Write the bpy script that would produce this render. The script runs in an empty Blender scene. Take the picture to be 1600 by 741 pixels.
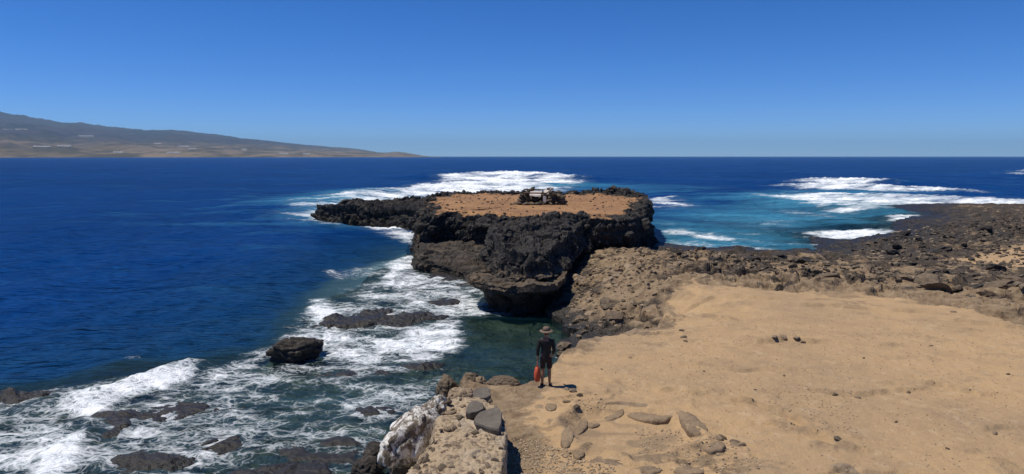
import bpy, bmesh, math, random
import numpy as np
from mathutils import Vector, Matrix, Euler

# ------------------------------------------------------------------ camera
sc = bpy.context.scene
C = sc.collection
CAMZ, FPX = 9.0, 1100.0
PITCH = math.atan((370.5 - 244.5) / FPX)
cam_d = bpy.data.cameras.new('camera')
cam_d.sensor_width = 36.0
cam_d.lens = 36.0 * FPX / 1600.0
cam_d.clip_start, cam_d.clip_end = 0.1, 150000.0
cam = bpy.data.objects.new('camera', cam_d)
C.objects.link(cam)
cam.location = (0, 0, CAMZ)
cam.rotation_euler = (math.pi / 2 - PITCH, 0, 0)
sc.camera = cam

# ------------------------------------------------------------------ sky + sun
SUN_EL = math.radians(67)
SUN_AZ = math.atan2(-0.97, 0.12)          # from +Y towards +X
w = bpy.data.worlds.new('World'); sc.world = w; w.use_nodes = True
nt = w.node_tree
bg = nt.nodes['Background']
sky = nt.nodes.new('ShaderNodeTexSky')
sky.sky_type = 'NISHITA'; sky.sun_disc = False
sky.sun_elevation = SUN_EL; sky.sun_rotation = SUN_AZ
sky.altitude = 0; sky.air_density = 0.5; sky.dust_density = 0.0; sky.ozone_density = 10.0
hs = nt.nodes.new('ShaderNodeHueSaturation'); hs.inputs['Hue'].default_value = 0.508; hs.inputs['Saturation'].default_value = 1.2      # vivid phone-camera blue, whole sky alike
nt.links.new(sky.outputs[0], hs.inputs['Color']); nt.links.new(hs.outputs[0], bg.inputs[0])
bg.inputs[1].default_value = 0.132
sun_d = bpy.data.lights.new('sun', 'SUN')
sun_d.energy = 4.6; sun_d.angle = math.radians(0.5); sun_d.color = (1.0, 0.95, 0.87)
sun = bpy.data.objects.new('sun', sun_d); C.objects.link(sun)
sd_dir = Vector((math.sin(SUN_AZ) * math.cos(SUN_EL), math.cos(SUN_AZ) * math.cos(SUN_EL), math.sin(SUN_EL)))
sun.rotation_euler = (-sd_dir).to_track_quat('-Z', 'Y').to_euler()
vs = sc.view_settings
vs.view_transform = 'Standard'; vs.look = 'None'; vs.gamma = 1; vs.use_curve_mapping = False
vs.exposure = 0.0

random.seed(7)
rng = np.random.RandomState(7)
F = np.float32

# ------------------------------------------------------------------ noise
def _h(ix, iy, iz):
    h = (ix.astype(np.int64) * 374761393 + iy.astype(np.int64) * 668265263 + iz.astype(np.int64) * 2147483647 * 3 + 1013) & 0xFFFFFFFF
    h = ((h ^ (h >> 13)) * 1274126177) & 0xFFFFFFFF
    h = ((h ^ (h >> 15)) * 2246822519) & 0xFFFFFFFF
    return ((h ^ (h >> 16)) & 0xFFFFFF).astype(F) / F(0xFFFFFF)

def n3(x, y, z):
    x = np.asarray(x, F); y = np.asarray(y, F); z = np.asarray(z, F) + 0 * x
    ix = np.floor(x); iy = np.floor(y); iz = np.floor(z)
    fx = x - ix; fy = y - iy; fz = z - iz
    ux = fx * fx * (3 - 2 * fx); uy = fy * fy * (3 - 2 * fy); uz = fz * fz * (3 - 2 * fz)
    ix = ix.astype(np.int64); iy = iy.astype(np.int64); iz = iz.astype(np.int64)
    def l(a, b, t): return a + (b - a) * t
    c = [[[_h(ix + i, iy + j, iz + k) for k in (0, 1)] for j in (0, 1)] for i in (0, 1)]
    r = l(l(l(c[0][0][0], c[1][0][0], ux), l(c[0][1][0], c[1][1][0], ux), uy),
          l(l(c[0][0][1], c[1][0][1], ux), l(c[0][1][1], c[1][1][1], ux), uy), uz)
    return r * 2 - 1

def n2(x, y, s=0):
    x = np.asarray(x, F); y = np.asarray(y, F)
    ix = np.floor(x); iy = np.floor(y)
    fx = x - ix; fy = y - iy
    ux = fx * fx * (3 - 2 * fx); uy = fy * fy * (3 - 2 * fy)
    ix = ix.astype(np.int64); iy = iy.astype(np.int64); iz = np.int64(s) + 0 * ix
    a = _h(ix, iy, iz); b = _h(ix + 1, iy, iz); c = _h(ix, iy + 1, iz); d = _h(ix + 1, iy + 1, iz)
    return ((a + (b - a) * ux) * (1 - uy) + (c + (d - c) * ux) * uy) * 2 - 1

def fbm2(x, y, oct=4, s=0, gain=0.5):
    r = 0; a = 1.0; t = 0.0; ca, sa = math.cos(0.6), math.sin(0.6)
    for i in range(oct):
        r = r + a * n2(x, y, s + i * 17); t += a
        x, y = (x * ca - y * sa) * 2.03 + 3.1, (x * sa + y * ca) * 2.03 + 1.7
        a *= gain
    return r / t

def fbm3(x, y, z, oct=4, gain=0.5):
    r = 0; a = 1.0; t = 0.0
    for i in range(oct):
        r = r + a * n3(x + 11.3 * i, y + 5.7 * i, z + 2.9 * i); t += a
        x, y, z = x * 2.03, y * 2.03, z * 2.03; a *= gain
    return r / t

def worley2(x, y, s=0):
    x = np.asarray(x, F); y = np.asarray(y, F)
    ix = np.floor(x).astype(np.int64); iy = np.floor(y).astype(np.int64); iz = 0 * ix + s
    f1 = np.full(x.shape, 9, F); f2 = np.full(x.shape, 9, F); idd = np.zeros(x.shape, F)
    for i in (-1, 0, 1):
        for j in (-1, 0, 1):
            cx = ix + i; cy = iy + j
            r = _h(cx, cy, iz)
            d = (cx + r - x) ** 2 + (cy + _h(cx, cy, iz + 77) - y) ** 2
            d = np.sqrt(d).astype(F)
            new = d < f1
            f2 = np.where(new, f1, np.minimum(f2, d)); idd = np.where(new, _h(cx, cy, iz + 31), idd); f1 = np.where(new, d, f1)
    return f1, f2, idd

def slabs(x, y, s=0, tilt=0.5):
    """broken tilted plates: every cell is a plane of its own height and slope; returns height, crack distance"""
    x = np.asarray(x, F); y = np.asarray(y, F)
    ix = np.floor(x).astype(np.int64); iy = np.floor(y).astype(np.int64); iz = 0 * ix + s
    f1 = np.full(x.shape, 9, F); f2 = np.full(x.shape, 9, F); hgt = np.zeros(x.shape, F)
    for i in (-1, 0, 1):
        for j in (-1, 0, 1):
            cx = ix + i; cy = iy + j
            dx = x - (cx + _h(cx, cy, iz)); dy = y - (cy + _h(cx, cy, iz + 77))
            d = np.sqrt(dx * dx + dy * dy).astype(F)
            new = d < f1
            hh = _h(cx, cy, iz + 31) - 0.5 + tilt * ((_h(cx, cy, iz + 41) - .5) * 2 * dx + (_h(cx, cy, iz + 43) - .5) * 2 * dy)
            f2 = np.where(new, f1, np.minimum(f2, d)); hgt = np.where(new, hh, hgt); f1 = np.where(new, d, f1)
    return hgt.astype(F), f2 - f1

def worley3(x, y, z):
    x = np.asarray(x, F); y = np.asarray(y, F); z = np.asarray(z, F)
    ix = np.floor(x).astype(np.int64); iy = np.floor(y).astype(np.int64); iz = np.floor(z).astype(np.int64)
    f1 = np.full(x.shape, 9, F); f2 = np.full(x.shape, 9, F); idd = np.zeros(x.shape, F)
    for i in (-1, 0, 1):
        for j in (-1, 0, 1):
            for k in (-1, 0, 1):
                cx = ix + i; cy = iy + j; cz = iz + k
                d = (cx + _h(cx, cy, cz) - x) ** 2 + (cy + _h(cx, cy, cz + 7777) - y) ** 2 + (cz + _h(cx + 999, cy, cz) - z) ** 2
                d = np.sqrt(d).astype(F)
                new = d < f1
                f2 = np.where(new, f1, np.minimum(f2, d)); idd = np.where(new, _h(cx, cy + 555, cz), idd); f1 = np.where(new, d, f1)
    return f1, f2, idd

def ss(a, b, x):
    t = np.clip((x - a) / (b - a), 0, 1)
    return t * t * (3 - 2 * t)

# ------------------------------------------------------------------ survey: bearing + height -> plan position
CP, SP = math.cos(PITCH), math.sin(PITCH)
def U(px, py, z=0.0):
    dx = (px - 800) / FPX; dz = -(py - 370.5) / FPX
    X, Y, Z = dx, CP + dz * SP, -SP + dz * CP
    t = (z - CAMZ) / Z
    return (X * t, Y * t)
def atd(px, py, Y):                       # point at forward distance Y
    dx = (px - 800) / FPX; dz = -(py - 370.5) / FPX
    yy, zz = CP + dz * SP, -SP + dz * CP
    t = Y / yy
    return (dx * t, Y, CAMZ + zz * t)
def UP(lst, z=0.0):
    return np.array([U(p[0], p[1], p[2] if len(p) > 2 else z) for p in lst], F)

def seg_dist(x, y, pts, closed=False):
    d = np.full(x.shape, 1e9, F); n = len(pts)
    for i in range(n if closed else n - 1):
        ax, ay = pts[i]; bx, by = pts[(i + 1) % n]
        vx, vy = bx - ax, by - ay; L = vx * vx + vy * vy + 1e-9
        t = np.clip(((x - ax) * vx + (y - ay) * vy) / L, 0, 1)
        d = np.minimum(d, (x - ax - t * vx) ** 2 + (y - ay - t * vy) ** 2)
    return np.sqrt(d)
def inside(x, y, pts):
    c = np.zeros(x.shape, bool); n = len(pts)
    for i in range(n):
        ax, ay = pts[i]; bx, by = pts[(i + 1) % n]
        if ay == by: continue
        m = ((ay > y) != (by > y)) & (x < (bx - ax) * (y - ay) / (by - ay) + ax)
        c ^= m
    return c
def sdf(x, y, pts):
    d = seg_dist(x, y, pts, True)
    return np.where(inside(x, y, pts), d, -d).astype(F)

# ------------------------------------------------------------------ mesh helpers
def mesh_np(name, co, quads, smooth=True, attrs=None):
    me = bpy.data.meshes.new(name)
    co = np.ascontiguousarray(co, F); quads = np.ascontiguousarray(quads, np.int32)
    k = quads.shape[1]
    me.vertices.add(len(co)); me.vertices.foreach_set('co', co.ravel())
    me.loops.add(quads.size); me.loops.foreach_set('vertex_index', quads.ravel())
    me.polygons.add(len(quads)); me.polygons.foreach_set('loop_start', np.arange(0, quads.size, k, dtype=np.int32))
    me.polygons.foreach_set('use_smooth', np.full(len(quads), smooth, bool))
    me.update(calc_edges=True)
    for kx, v in (attrs or {}).items():
        a = me.attributes.new(kx, 'FLOAT', 'POINT'); a.data.foreach_set('value', np.ascontiguousarray(v, F).ravel())
    me.validate()
    return me
def grid_quads(nu, nv, wrap=False):
    i = np.arange(nu if wrap else nu - 1); j = np.arange(nv - 1)
    I, J = np.meshgrid(i, j, indexing='ij')
    I2 = (I + 1) % nu
    return np.stack([I * nv + J, I2 * nv + J, I2 * nv + J + 1, I * nv + J + 1], -1).reshape(-1, 4)
def vnormals(co, q):
    a, b, c, d = (co[q[:, i]] for i in range(4))
    fn = np.cross(c - a, d - b)
    n = np.zeros_like(co)
    for i in range(4): np.add.at(n, q[:, i], fn)
    return n / (np.linalg.norm(n, axis=1, keepdims=True) + 1e-9)
def compact(co, q, attrs):
    used = np.zeros(len(co), bool); used[q.ravel()] = True
    idx = np.cumsum(used) - 1
    return co[used], idx[q], {k: v[used] for k, v in attrs.items()}
def link(name, me, mat=None, parent=None):
    o = bpy.data.objects.new(name, me); C.objects.link(o)
    if mat is not None and me is not None and not me.materials: me.materials.append(mat)
    if parent is not None: o.parent = parent
    return o
def tag(o, label=None, cat=None, group=None, kind=None):
    if label: o['label'] = label
    if cat: o['category'] = cat
    if group: o['group'] = group
    if kind: o['kind'] = kind
    return o

# ------------------------------------------------------------------ materials
class NT:
    def __init__(s, name):
        s.m = bpy.data.materials.new(name); s.m.use_nodes = True
        s.t = s.m.node_tree; s.n = s.t.nodes; s.n.clear()
        s.out = s.n.new('ShaderNodeOutputMaterial')
        s.geo = s.n.new('ShaderNodeNewGeometry'); s.tc = s.n.new('ShaderNodeTexCoord')
        s.obj = s.tc.outputs['Object']; s.pos = s.geo.outputs['Position']
    def put(s, sock, v):
        if isinstance(v, bpy.types.NodeSocket): s.t.links.new(v, sock)
        elif isinstance(v, (int, float)):
            sock.default_value = v if sock.type == 'VALUE' else ((v, v, v, 1) if sock.type == 'RGBA' else (v, v, v))
        else:
            sock.default_value = tuple(v) + (1,) if sock.type == 'RGBA' and len(v) == 3 else v
    def node(s, t, _i=None, **kw):
        n = s.n.new(t)
        for k, v in kw.items(): setattr(n, k, v)
        for k, v in (_i or {}).items(): s.put(n.inputs[k], v)
        return n
    def attr(s, name): return s.node('ShaderNodeAttribute', attribute_name=name).outputs['Fac']
    def math(s, op, a, b=0.0, clamp=False):
        n = s.node('ShaderNodeMath', operation=op, use_clamp=clamp); s.put(n.inputs[0], a); s.put(n.inputs[1], b); return n.outputs[0]
    def noise(s, vec, scale, detail=4, rough=0.55, dist=0.0):
        return s.node('ShaderNodeTexNoise', {'Vector': vec, 'Scale': scale, 'Detail': detail, 'Roughness': rough, 'Distortion': dist}).outputs['Fac']
    def vor(s, vec, scale, feature='F1', out='Distance', rnd=1.0):
        return s.node('ShaderNodeTexVoronoi', {'Vector': vec, 'Scale': scale, 'Randomness': rnd}, feature=feature).outputs[out]
    def ramp(s, v, lo, hi, a=0.0, b=1.0):
        return s.node('ShaderNodeMapRange', {'Value': v, 'From Min': lo, 'From Max': hi, 'To Min': a, 'To Max': b}, clamp=True).outputs[0]
    def mix(s, f, a, b):
        n = s.node('ShaderNodeMix', data_type='RGBA'); s.put(n.inputs[0], f); s.put(n.inputs[6], a); s.put(n.inputs[7], b); return n.outputs[2]
    def scale(s, vec, v):
        return s.node('ShaderNodeMapping', {'Vector': vec, 'Scale': v}).outputs[0]
    def bump(s, h, strength=0.5, dist=0.05, normal=None):
        i = {'Height': h, 'Strength': strength, 'Distance': dist}
        if normal is not None: i['Normal'] = normal
        return s.node('ShaderNodeBump', i).outputs[0]
    def bsdf(s, color, rough=0.8, normal=None, spec=0.3):
        i = {'Base Color': color, 'Roughness': rough, 'Specular IOR Level': spec}
        if normal is not None: i['Normal'] = normal
        return s.node('ShaderNodeBsdfPrincipled', i).outputs[0]
    def done(s, sh):
        s.t.links.new(sh, s.out.inputs[0]); return s.m

def rock_color(M, vec, dark, tan, cliff=False):
    """dark 0..1: 1 black basalt, 0 tan sandstone"""
    big = M.noise(vec, 0.35, 3); mid = M.noise(vec, 1.7, 5, 0.65); fine = M.noise(vec, 9.0, 4, 0.7)
    d = M.mix(M.ramp(mid, 0.35, 0.68), (0.018, 0.014, 0.011), (0.070, 0.052, 0.037))
    d = M.mix(M.ramp(fine, 0.48, 0.72), d, (0.16, 0.125, 0.088))
    d = M.mix(M.ramp(big, 0.52, 0.72, 0, 0.6), d, (0.085, 0.060, 0.038))
    if cliff:
        d = M.mix(M.ramp(mid, 0.35, 0.68), (0.012, 0.0108, 0.0096), (0.050, 0.043, 0.036)); d = M.mix(M.ramp(fine, 0.50, 0.74), d, (0.140, 0.120, 0.098))
    t = M.mix(M.ramp(mid, 0.35, 0.65), (0.16, 0.105, 0.058), tan)
    t = M.mix(M.ramp(fine, 0.6, 0.8), t, (0.42, 0.33, 0.23))
    return M.mix(dark, t, d), fine, mid

def mat_terrain():
    M = NT('coastal_ground')
    p = M.pos
    sand = M.attr('sand'); dark = M.attr('dark'); wet = M.attr('wet')
    nz = M.noise(p, 1.1, 5, 0.65)
    dk = M.math('ADD', dark, M.math('ADD', M.ramp(nz, 0.3, 0.7, -0.40, 0.40), M.ramp(M.noise(M.scale(p, (0.7, 1.2, 1)), 0.33, 4, 0.6), 0.35, 0.65, -0.35, 0.15)), True)
    col, fine, mid = rock_color(M, p, M.ramp(dk, 0.3, 0.7), (0.29, 0.21, 0.125))
    under = M.ramp(M.node('ShaderNodeSeparateXYZ', {0: p}).outputs['Z'], -0.35, -0.05, 1, 0)      # weed and sediment on the drowned bed
    wcol = M.mix(under, (0.020, 0.018, 0.014), M.mix(M.ramp(M.noise(p, 0.9, 4, 0.6), 0.4, 0.6), (0.030, 0.032, 0.018), (0.085, 0.080, 0.050)))
    col = M.mix(M.math('MULTIPLY', wet, 0.88), col, wcol)
    s1 = M.noise(p, 0.16, 4, 0.55); s2 = M.noise(p, 0.9, 5, 0.6); s3 = M.noise(M.scale(p, (1, 1, 1)), 14.0, 4, 0.7)
    sc_ = M.mix(M.ramp(s1, 0.35, 0.65), (0.445, 0.292, 0.146), (0.365, 0.244, 0.130))
    sc_ = M.mix(M.ramp(s2, 0.50, 0.68, 0, 0.7), sc_, (0.305, 0.205, 0.115))
    sc_ = M.mix(M.ramp(s3, 0.58, 0.70, 0, 0.6), sc_, (0.23, 0.16, 0.098))
    sc_ = M.mix(M.math('MULTIPLY', M.ramp(M.noise(p, 0.42, 5, 0.65), 0.50, 0.66, 0, 0.6), M.ramp(M.noise(p, 5.0, 4, 0.7), 0.40, 0.62)), sc_, (0.245, 0.178, 0.115))
    sc_ = M.mix(M.ramp(M.noise(p, 3.1, 5, 0.6), 0.56, 0.66, 0, 0.5), sc_, (0.46, 0.335, 0.20))
    crust = M.attr('crust')
    sc_ = M.mix(M.math('MULTIPLY', crust, 0.7), sc_, (0.20, 0.145, 0.09))
    sm = M.ramp(M.math('ADD', sand, M.ramp(M.noise(p, 2.5, 5, 0.7), 0.3, 0.7, -0.25, 0.25)), 0.42, 0.58)
    c = M.mix(sm, col, sc_)
    hb = M.math('ADD', M.math('MULTIPLY', fine, 0.6), M.math('MULTIPLY', M.vor(p, 3.5), 0.8))
    hs = M.math('ADD', M.math('MULTIPLY', s3, 0.35), M.math('ADD', M.math('MULTIPLY', s2, 0.6), M.math('MULTIPLY', M.noise(p, 3.6, 5, 0.65), 0.55)))
    n = M.node('ShaderNodeMix', data_type='FLOAT'); M.put(n.inputs[0], sm); M.put(n.inputs[2], hb); M.put(n.inputs[3], hs)
    nrm = M.bump(n.outputs[0], 0.7, 0.13)
    rough = M.ramp(wet, 0, 1, 0.9, 0.45)
    return M.done(M.bsdf(c, rough, nrm, 0.25))

def mat_cliff():
    M = NT('basalt_cliff')
    p = M.pos
    sand = M.attr('sand'); dark = M.attr('dark'); wet = M.attr('wet')
    dk = M.math('ADD', dark, M.ramp(M.noise(p, 0.8, 5, 0.65), 0.3, 0.7, -0.2, 0.2), True)
    col, fine, mid = rock_color(M, p, M.ramp(dk, 0.25, 0.75), (0.20, 0.15, 0.098), True)
    col = M.mix(M.math('MULTIPLY', wet, 0.6), col, (0.022, 0.018, 0.012))
    s1 = M.noise(p, 0.25, 4); s3 = M.noise(p, 3.0, 5, 0.7)
    sc_ = M.mix(M.ramp(s1, 0.38, 0.62), (0.37, 0.200, 0.088), (0.26, 0.138, 0.064))
    sc_ = M.mix(M.ramp(s3, 0.48, 0.70, 0, 0.75), sc_, (0.20, 0.115, 0.055))
    sm = M.ramp(M.math('ADD', sand, M.ramp(M.noise(p, 1.6, 5, 0.7), 0.3, 0.7, -0.25, 0.25)), 0.42, 0.58)
    c = M.mix(sm, col, sc_)
    cav = M.attr('crev')
    h = M.math('ADD', M.math('MULTIPLY', fine, 0.6), M.math('MULTIPLY', M.vor(p, 2.2), 1.0))
    nrm = M.bump(h, 0.8, 0.2)
    return M.done(M.bsdf(c, 0.85, nrm, 0.25))

def mat_rock(name, a, b, c, white=0.0, bump=0.6, sc_=1.0):
    M = NT(name)
    inf = M.node('ShaderNodeObjectInfo')
    v = M.node('ShaderNodeVectorMath', {0: M.obj, 1: inf.outputs['Location']}, operation='ADD').outputs[0]
    m1 = M.noise(v, 1.8 * sc_, 5, 0.65); f1 = M.noise(v, 9 * sc_, 4, 0.7)
    col = M.mix(M.ramp(m1, 0.35, 0.65), a, b)
    col = M.mix(M.ramp(f1, 0.54, 0.75), col, c)
    if white:
        wz = M.noise(M.scale(v, (1.8, 1.8, 1.0)), 2.3, 7, 0.75, 0.25)
        col = M.mix(M.ramp(wz, 0.47, 0.56, 0, white), col, (0.72, 0.69, 0.63))
    h = M.math('ADD', f1, M.math('MULTIPLY', M.vor(v, 4 * sc_), 0.7))
    return M.done(M.bsdf(col, 0.85, M.bump(h, bump, 0.06), 0.25))

def mat_plain(name, col, rough=0.8, var=0.25, scale=30.0):
    M = NT(name)
    n = M.noise(M.obj, scale, 3)
    c = M.mix(M.ramp(n, 0.3, 0.7), tuple(x * (1 - var) for x in col), tuple(min(1, x * (1 + var)) for x in col))
    return M.done(M.bsdf(c, rough, M.bump(n, 0.2, 0.005), 0.25))

MAT_TER = mat_terrain()
MAT_CLIFF = mat_cliff()
MAT_BASALT = mat_rock('basalt_boulder', (0.018, 0.015, 0.013), (0.060, 0.050, 0.040), (0.13, 0.105, 0.08))
MAT_BROWN = mat_rock('brown_rock', (0.085, 0.060, 0.038), (0.17, 0.125, 0.08), (0.28, 0.215, 0.14))
MAT_RING = mat_rock('ring_stone', (0.16, 0.112, 0.068), (0.26, 0.184, 0.110), (0.37, 0.27, 0.165))
MAT_TAN = mat_rock('tan_rock', (0.20, 0.14, 0.085), (0.32, 0.235, 0.15), (0.42, 0.33, 0.22))
MAT_GREY = mat_rock('grey_stone', (0.095, 0.080, 0.062), (0.145, 0.122, 0.095), (0.20, 0.165, 0.125), 0, 0.35)
MAT_LIME = mat_rock('white_stained_boulder', (0.09, 0.072, 0.052), (0.17, 0.135, 0.098), (0.26, 0.21, 0.155), 0.92, 0.6, 0.8)

# ------------------------------------------------------------------ land survey (plan polygons)
STEEP = np.concatenate([np.array([(-8.0, -6.0)], F), np.array([(-4.5, 4.0), (-2.4, 9.0)], F), UP([(625, 770, 2), (655, 705, 2), (676, 660, 2), (688, 622, 2)]),
        UP([(690, 603, 1.2), (750, 594, 1.8), (805, 590, 2), (835, 578, 2), (852, 556, 2), (872, 532, 2), (905, 521, 2), (960, 511, 2), (1003, 507, 2)]),
        np.array([(6.3, 31.2)], F)])
MID = np.array([(6.3, 31.2), (4.6, 33.6), (2.6, 35.8), (2.2, 38.5), (2.6, 44), (4.0, 56), (4.5, 66)], F)
GENTLE = np.concatenate([np.array([(4.5, 66), (12.5, 69.5)], F), UP([(1030, 381), (1060, 383), (1100, 389), (1150, 386), (1200, 392),
        (1275, 391), (1262, 371), (1330, 376), (1388, 364), (1398, 345), (1445, 335), (1420, 331), (1385, 321), (1480, 318), (1600, 321), (1750, 324), (2100, 330)])])
LAND = np.concatenate([STEEP, MID[1:], GENTLE[1:], np.array([(190, 40), (190, -30), (-8, -30)], F)])
SAND = np.concatenate([UP([(800, 655), (800, 625), (838, 603), (872, 570), (905, 548), (960, 530), (1015, 522), (1050, 492), (1040, 458), (1075, 440), (1150, 446), (1240, 455),
        (1330, 461), (1420, 473), (1500, 488), (1600, 515), (1800, 560)], 2.0), np.array([(70, 12), (60, -20), (-2, -20), (-0.2, 10)], F)])
SAND2 = UP([(1490, 398), (1530, 380), (1600, 364), (1720, 358), (1720, 402), (1600, 408), (1540, 406)], 1.8)
REEF = np.concatenate([UP([(-400, 640), (-60, 606), (90, 596), (310, 566), (415, 548), (470, 515), (500, 460), (560, 430), (640, 396), (760, 430), (840, 480), (860, 560), (690, 605), (600, 700), (520, 800)]),
        np.array([(-14, 2), (-40, 6)], F)])
DOMES = [  # reef rocks: x, y (survey), rx, ry, height of crest
    (585, 497, 3.1, 2.6, 0.34), (545, 505, 2.0, 1.6, 0.22), (640, 492, 2.0, 1.6, 0.22), (700, 430, 3.0, 3.0, 0.30), (690, 470, 1.6, 1.2, 0.16), (200, 655, 2.2, 1.6, 0.30),
    (145, 675, 1.5, 1.3, 0.26), (265, 640, 1.7, 1.2, 0.20), (40, 620, 1.6, 1.3, 0.28), (150, 600, 1.0, 0.6, 0.14), (330, 690, 2.1, 1.4, 0.08), (560, 580, 2.0, 0.9, 0.02),
    (640, 570, 1.8, 0.8, 0.05), (500, 700, 1.6, 1.2, 0.16), (430, 735, 1.5, 1.0, 0.14), (350, 640, 1.4, 1.0, 0.02), (590, 640, 1.2, .9, 0.1), (720, 440, 2.2, 1.6, .2), (240, 720, 1.6, 1.0, .12)]
DOMES = [U(a, b) + (c * 1.15, d * 1.1, e * 0.44 - 0.08) for a, b, c, d, e in DOMES]
POOLS = [U(430, 600) + (4.5, 1.7, 1.6), U(600, 600) + (2.5, 1.2, 1.3), U(770, 545) + (2.0, 3.2, 2.2), U(380, 655) + (2.0, 1.5, 0.8), U(450, 625) + (3.0, 2.0, 1.0)]
RING_C = U(985, 678, 2.0); RING_R = (1.75, 1.75)

def bbox_sel(x, y, p, m): return np.where((x > p[:, 0].min() - m) & (x < p[:, 0].max() + m) & (y > p[:, 1].min() - m) & (y < p[:, 1].max() + m))[0]
LEDGES = [([(1095, 640), (1130, 628), (1185, 632), (1240, 655), (1290, 690)], .16), ([(935, 597), (985, 605), (1030, 612), (1090, 616)], .10), ([(895, 620), (925, 622), (955, 615)], .10), ([(1195, 536), (1225, 530), (1262, 536)], .16),
          ([(1040, 522), (1068, 528), (1085, 538)], .12), ([(1280, 612), (1330, 618), (1380, 612), (1450, 608)], .08), ([(1210, 660), (1270, 678), (1330, 710)], .10), ([(1440, 600), (1490, 606), (1530, 618)], .09), ([(1300, 745), (1330, 736), (1370, 740)], .08),
          ([(1040, 470), (1120, 462), (1200, 468)], .12), ([(1250, 478), (1340, 484), (1430, 490)], .12), ([(1500, 505), (1560, 512), (1640, 520)], .12), ([(1060, 500), (1110, 494), (1160, 500)], .08), ([(1480, 660), (1540, 672), (1600, 668)], .08), ([(880, 556), (930, 566), (990, 562)], .08), ([(1100, 570), (1160, 580), (1230, 578)], .06)]
LEDGES = [(UP(p, 2.05), h_ * 1.35) for p, h_ in LEDGES]
def ground(x, y, full=False):
    x = np.asarray(x, F); y = np.asarray(y, F)
    wx = x + 0.7 * fbm2(x * 0.45, y * 0.45, 3, 3); wy = y + 0.7 * fbm2(x * 0.45, y * 0.45, 3, 9)
    ins = inside(wx, wy, LAND)
    dS = seg_dist(wx, wy, STEEP); dM = seg_dist(wx, wy, MID); dG = seg_dist(wx, wy, GENTLE)
    dall = np.minimum(np.minimum(dS, dM), dG)
    dM = dM + 7 * ss(31.8, 29.8, y)
    top = 2.05 + 0.10 * fbm2(x * 0.09, y * 0.09, 3, 21) - 0.35 * ss(40, 90, y) * ss(15, 40, x) + 0.25 * ss(60, 10, y) * ss(-2, 12, x) * 0
    dGs = dG / (1 + 0.75 * ss(9, 14, x) + 0.5 * ss(18, 40, x))
    hl = top * np.minimum(np.minimum(ss(0.0, 0.9, dS), 0.10 + 0.9 * ss(-0.5, 6.0, dM)), 0.04 + 0.96 * (ss(-2, 16, dGs) * 0.45 + 0.55 * np.clip(dGs / 15, 0, 1)))
    # deep water outside
    dr = sdf(x + 1.2 * fbm2(x * 0.3, y * 0.3, 3, 41), y + 1.2 * fbm2(x * 0.3, y * 0.3, 3, 47), REEF)
    deep = -0.5 - np.minimum(dall * 0.20, 8.5)
    reef = -0.40 + 0.36 * fbm2(x * 0.55, y * 0.55, 5, 51, .6) - 0.1 * ss(0, 1, dr)
    for (cx, cy, rx, ry, hh) in POOLS:
        e = ((x - cx) / rx) ** 2 + ((y - cy) / ry) ** 2
        reef = reef - hh * np.exp(-e * 1.2)
    for (cx, cy, rx, ry, hh) in DOMES:
        e = ((x - cx) / rx) ** 2 + ((y - cy) / ry) ** 2
        reef = np.maximum(reef, -0.5 + (hh + 0.5) * (1 - ss(0.35, 1.35, np.sqrt(e) + 0.6 * fbm2(x * .7, y * .7, 5, 61, .6))))
    reefm = ss(-2.5, 0.6, dr)
    hw = deep * (1 - reefm) + np.maximum(reef, deep) * reefm
    # right hand lagoon: shallow platform
    h = np.where(ins, hl, hw)
    # the gully floor behind the sand edge
    gx = (x - 4.0) / 2.6; gy = (y - 32.6) / 2.2
    ge = gx * gx + gy * gy
    gfl = np.minimum(-0.5 + 0.30 * np.clip(x - 0.8, 0, 6), 0.9) - 40 * ss(0.7, 8.0, ge)
    h = np.maximum(h, gfl)
    # materials
    sandm = np.maximum(ss(-0.9, 0.9, sdf(x + 1.5 * fbm2(x * 0.35, y * 0.35, 4, 71), y + 2.0 * fbm2(x * 0.35, y * 0.35, 4, 73), SAND)),
                       0.70 * ss(-2.0, 2.0, sdf(x + 2.5 * fbm2(x * 0.2, y * 0.2, 4, 75), y + 3 * fbm2(x * 0.2, y * 0.2, 4, 79), SAND2)))
    rd = np.hypot(x, y)
    wa, wb = 0.45 * fbm2(x * .5, y * .5, 2, 83), 0.45 * fbm2(x * .5, y * .5, 2, 87)
    A1, c1 = slabs(x * 0.30 + wa, y * 0.34 + wb, 5, 0.9)
    A2, c2 = slabs(x * 0.85 + wa * 1.6, y * 0.95 + wb * 1.6, 6, 0.9)
    A3, c3 = slabs(x * 2.3 + wa * 3, y * 2.5 + wb * 3, 8, 0.9)
    fb = fbm2(x * 1.1, y * 1.1, 4, 91, 0.5)
    hf = ss(60, 26, rd)
    rock = (0.62 * A1 + 0.10) * ss(0.0, 0.30, c1) - 0.16 * (1 - ss(0.0, 0.2, c1)) + (0.50 * A2 + 0.06) * ss(0, 0.28, c2) * ss(170, 90, rd) - 0.12 * (1 - ss(0, 0.2, c2)) + (0.20 * A3 * ss(0, .3, c3) - 0.06 * (1 - ss(0, 0.2, c3))) * hf + 0.16 * fb + 0.05 * hf * fbm2(x * 6, y * 6, 3, 97, .6)
    rock = rock * (0.55 + 0.6 * ss(-0.2, 0.4, fbm2(x * .15, y * .15, 2, 95)))
    edge = ss(2.0, 0.3, dall)
    amp = np.where(ins, np.where(y < 29.0, 0.30 + 0.0 * x, 0.85 - 0.25 * ss(14, 9, x)), np.where(h > -0.9, np.where(x > 1.0, 0.7, 0.30), 0.5))
    amp = amp * np.where(ins, np.clip(0.25 + dG * 0.075, 0.25, 1.0), 1.0)
    # sand crust ledges
    q = fbm2(x * 0.16 + 0.3 * fbm2(x * .5, y * .5, 3, 101), y * 0.30, 4, 103) * 5.0
    qs = np.floor(q) + ss(0.0, 0.12, q - np.floor(q))
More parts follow.
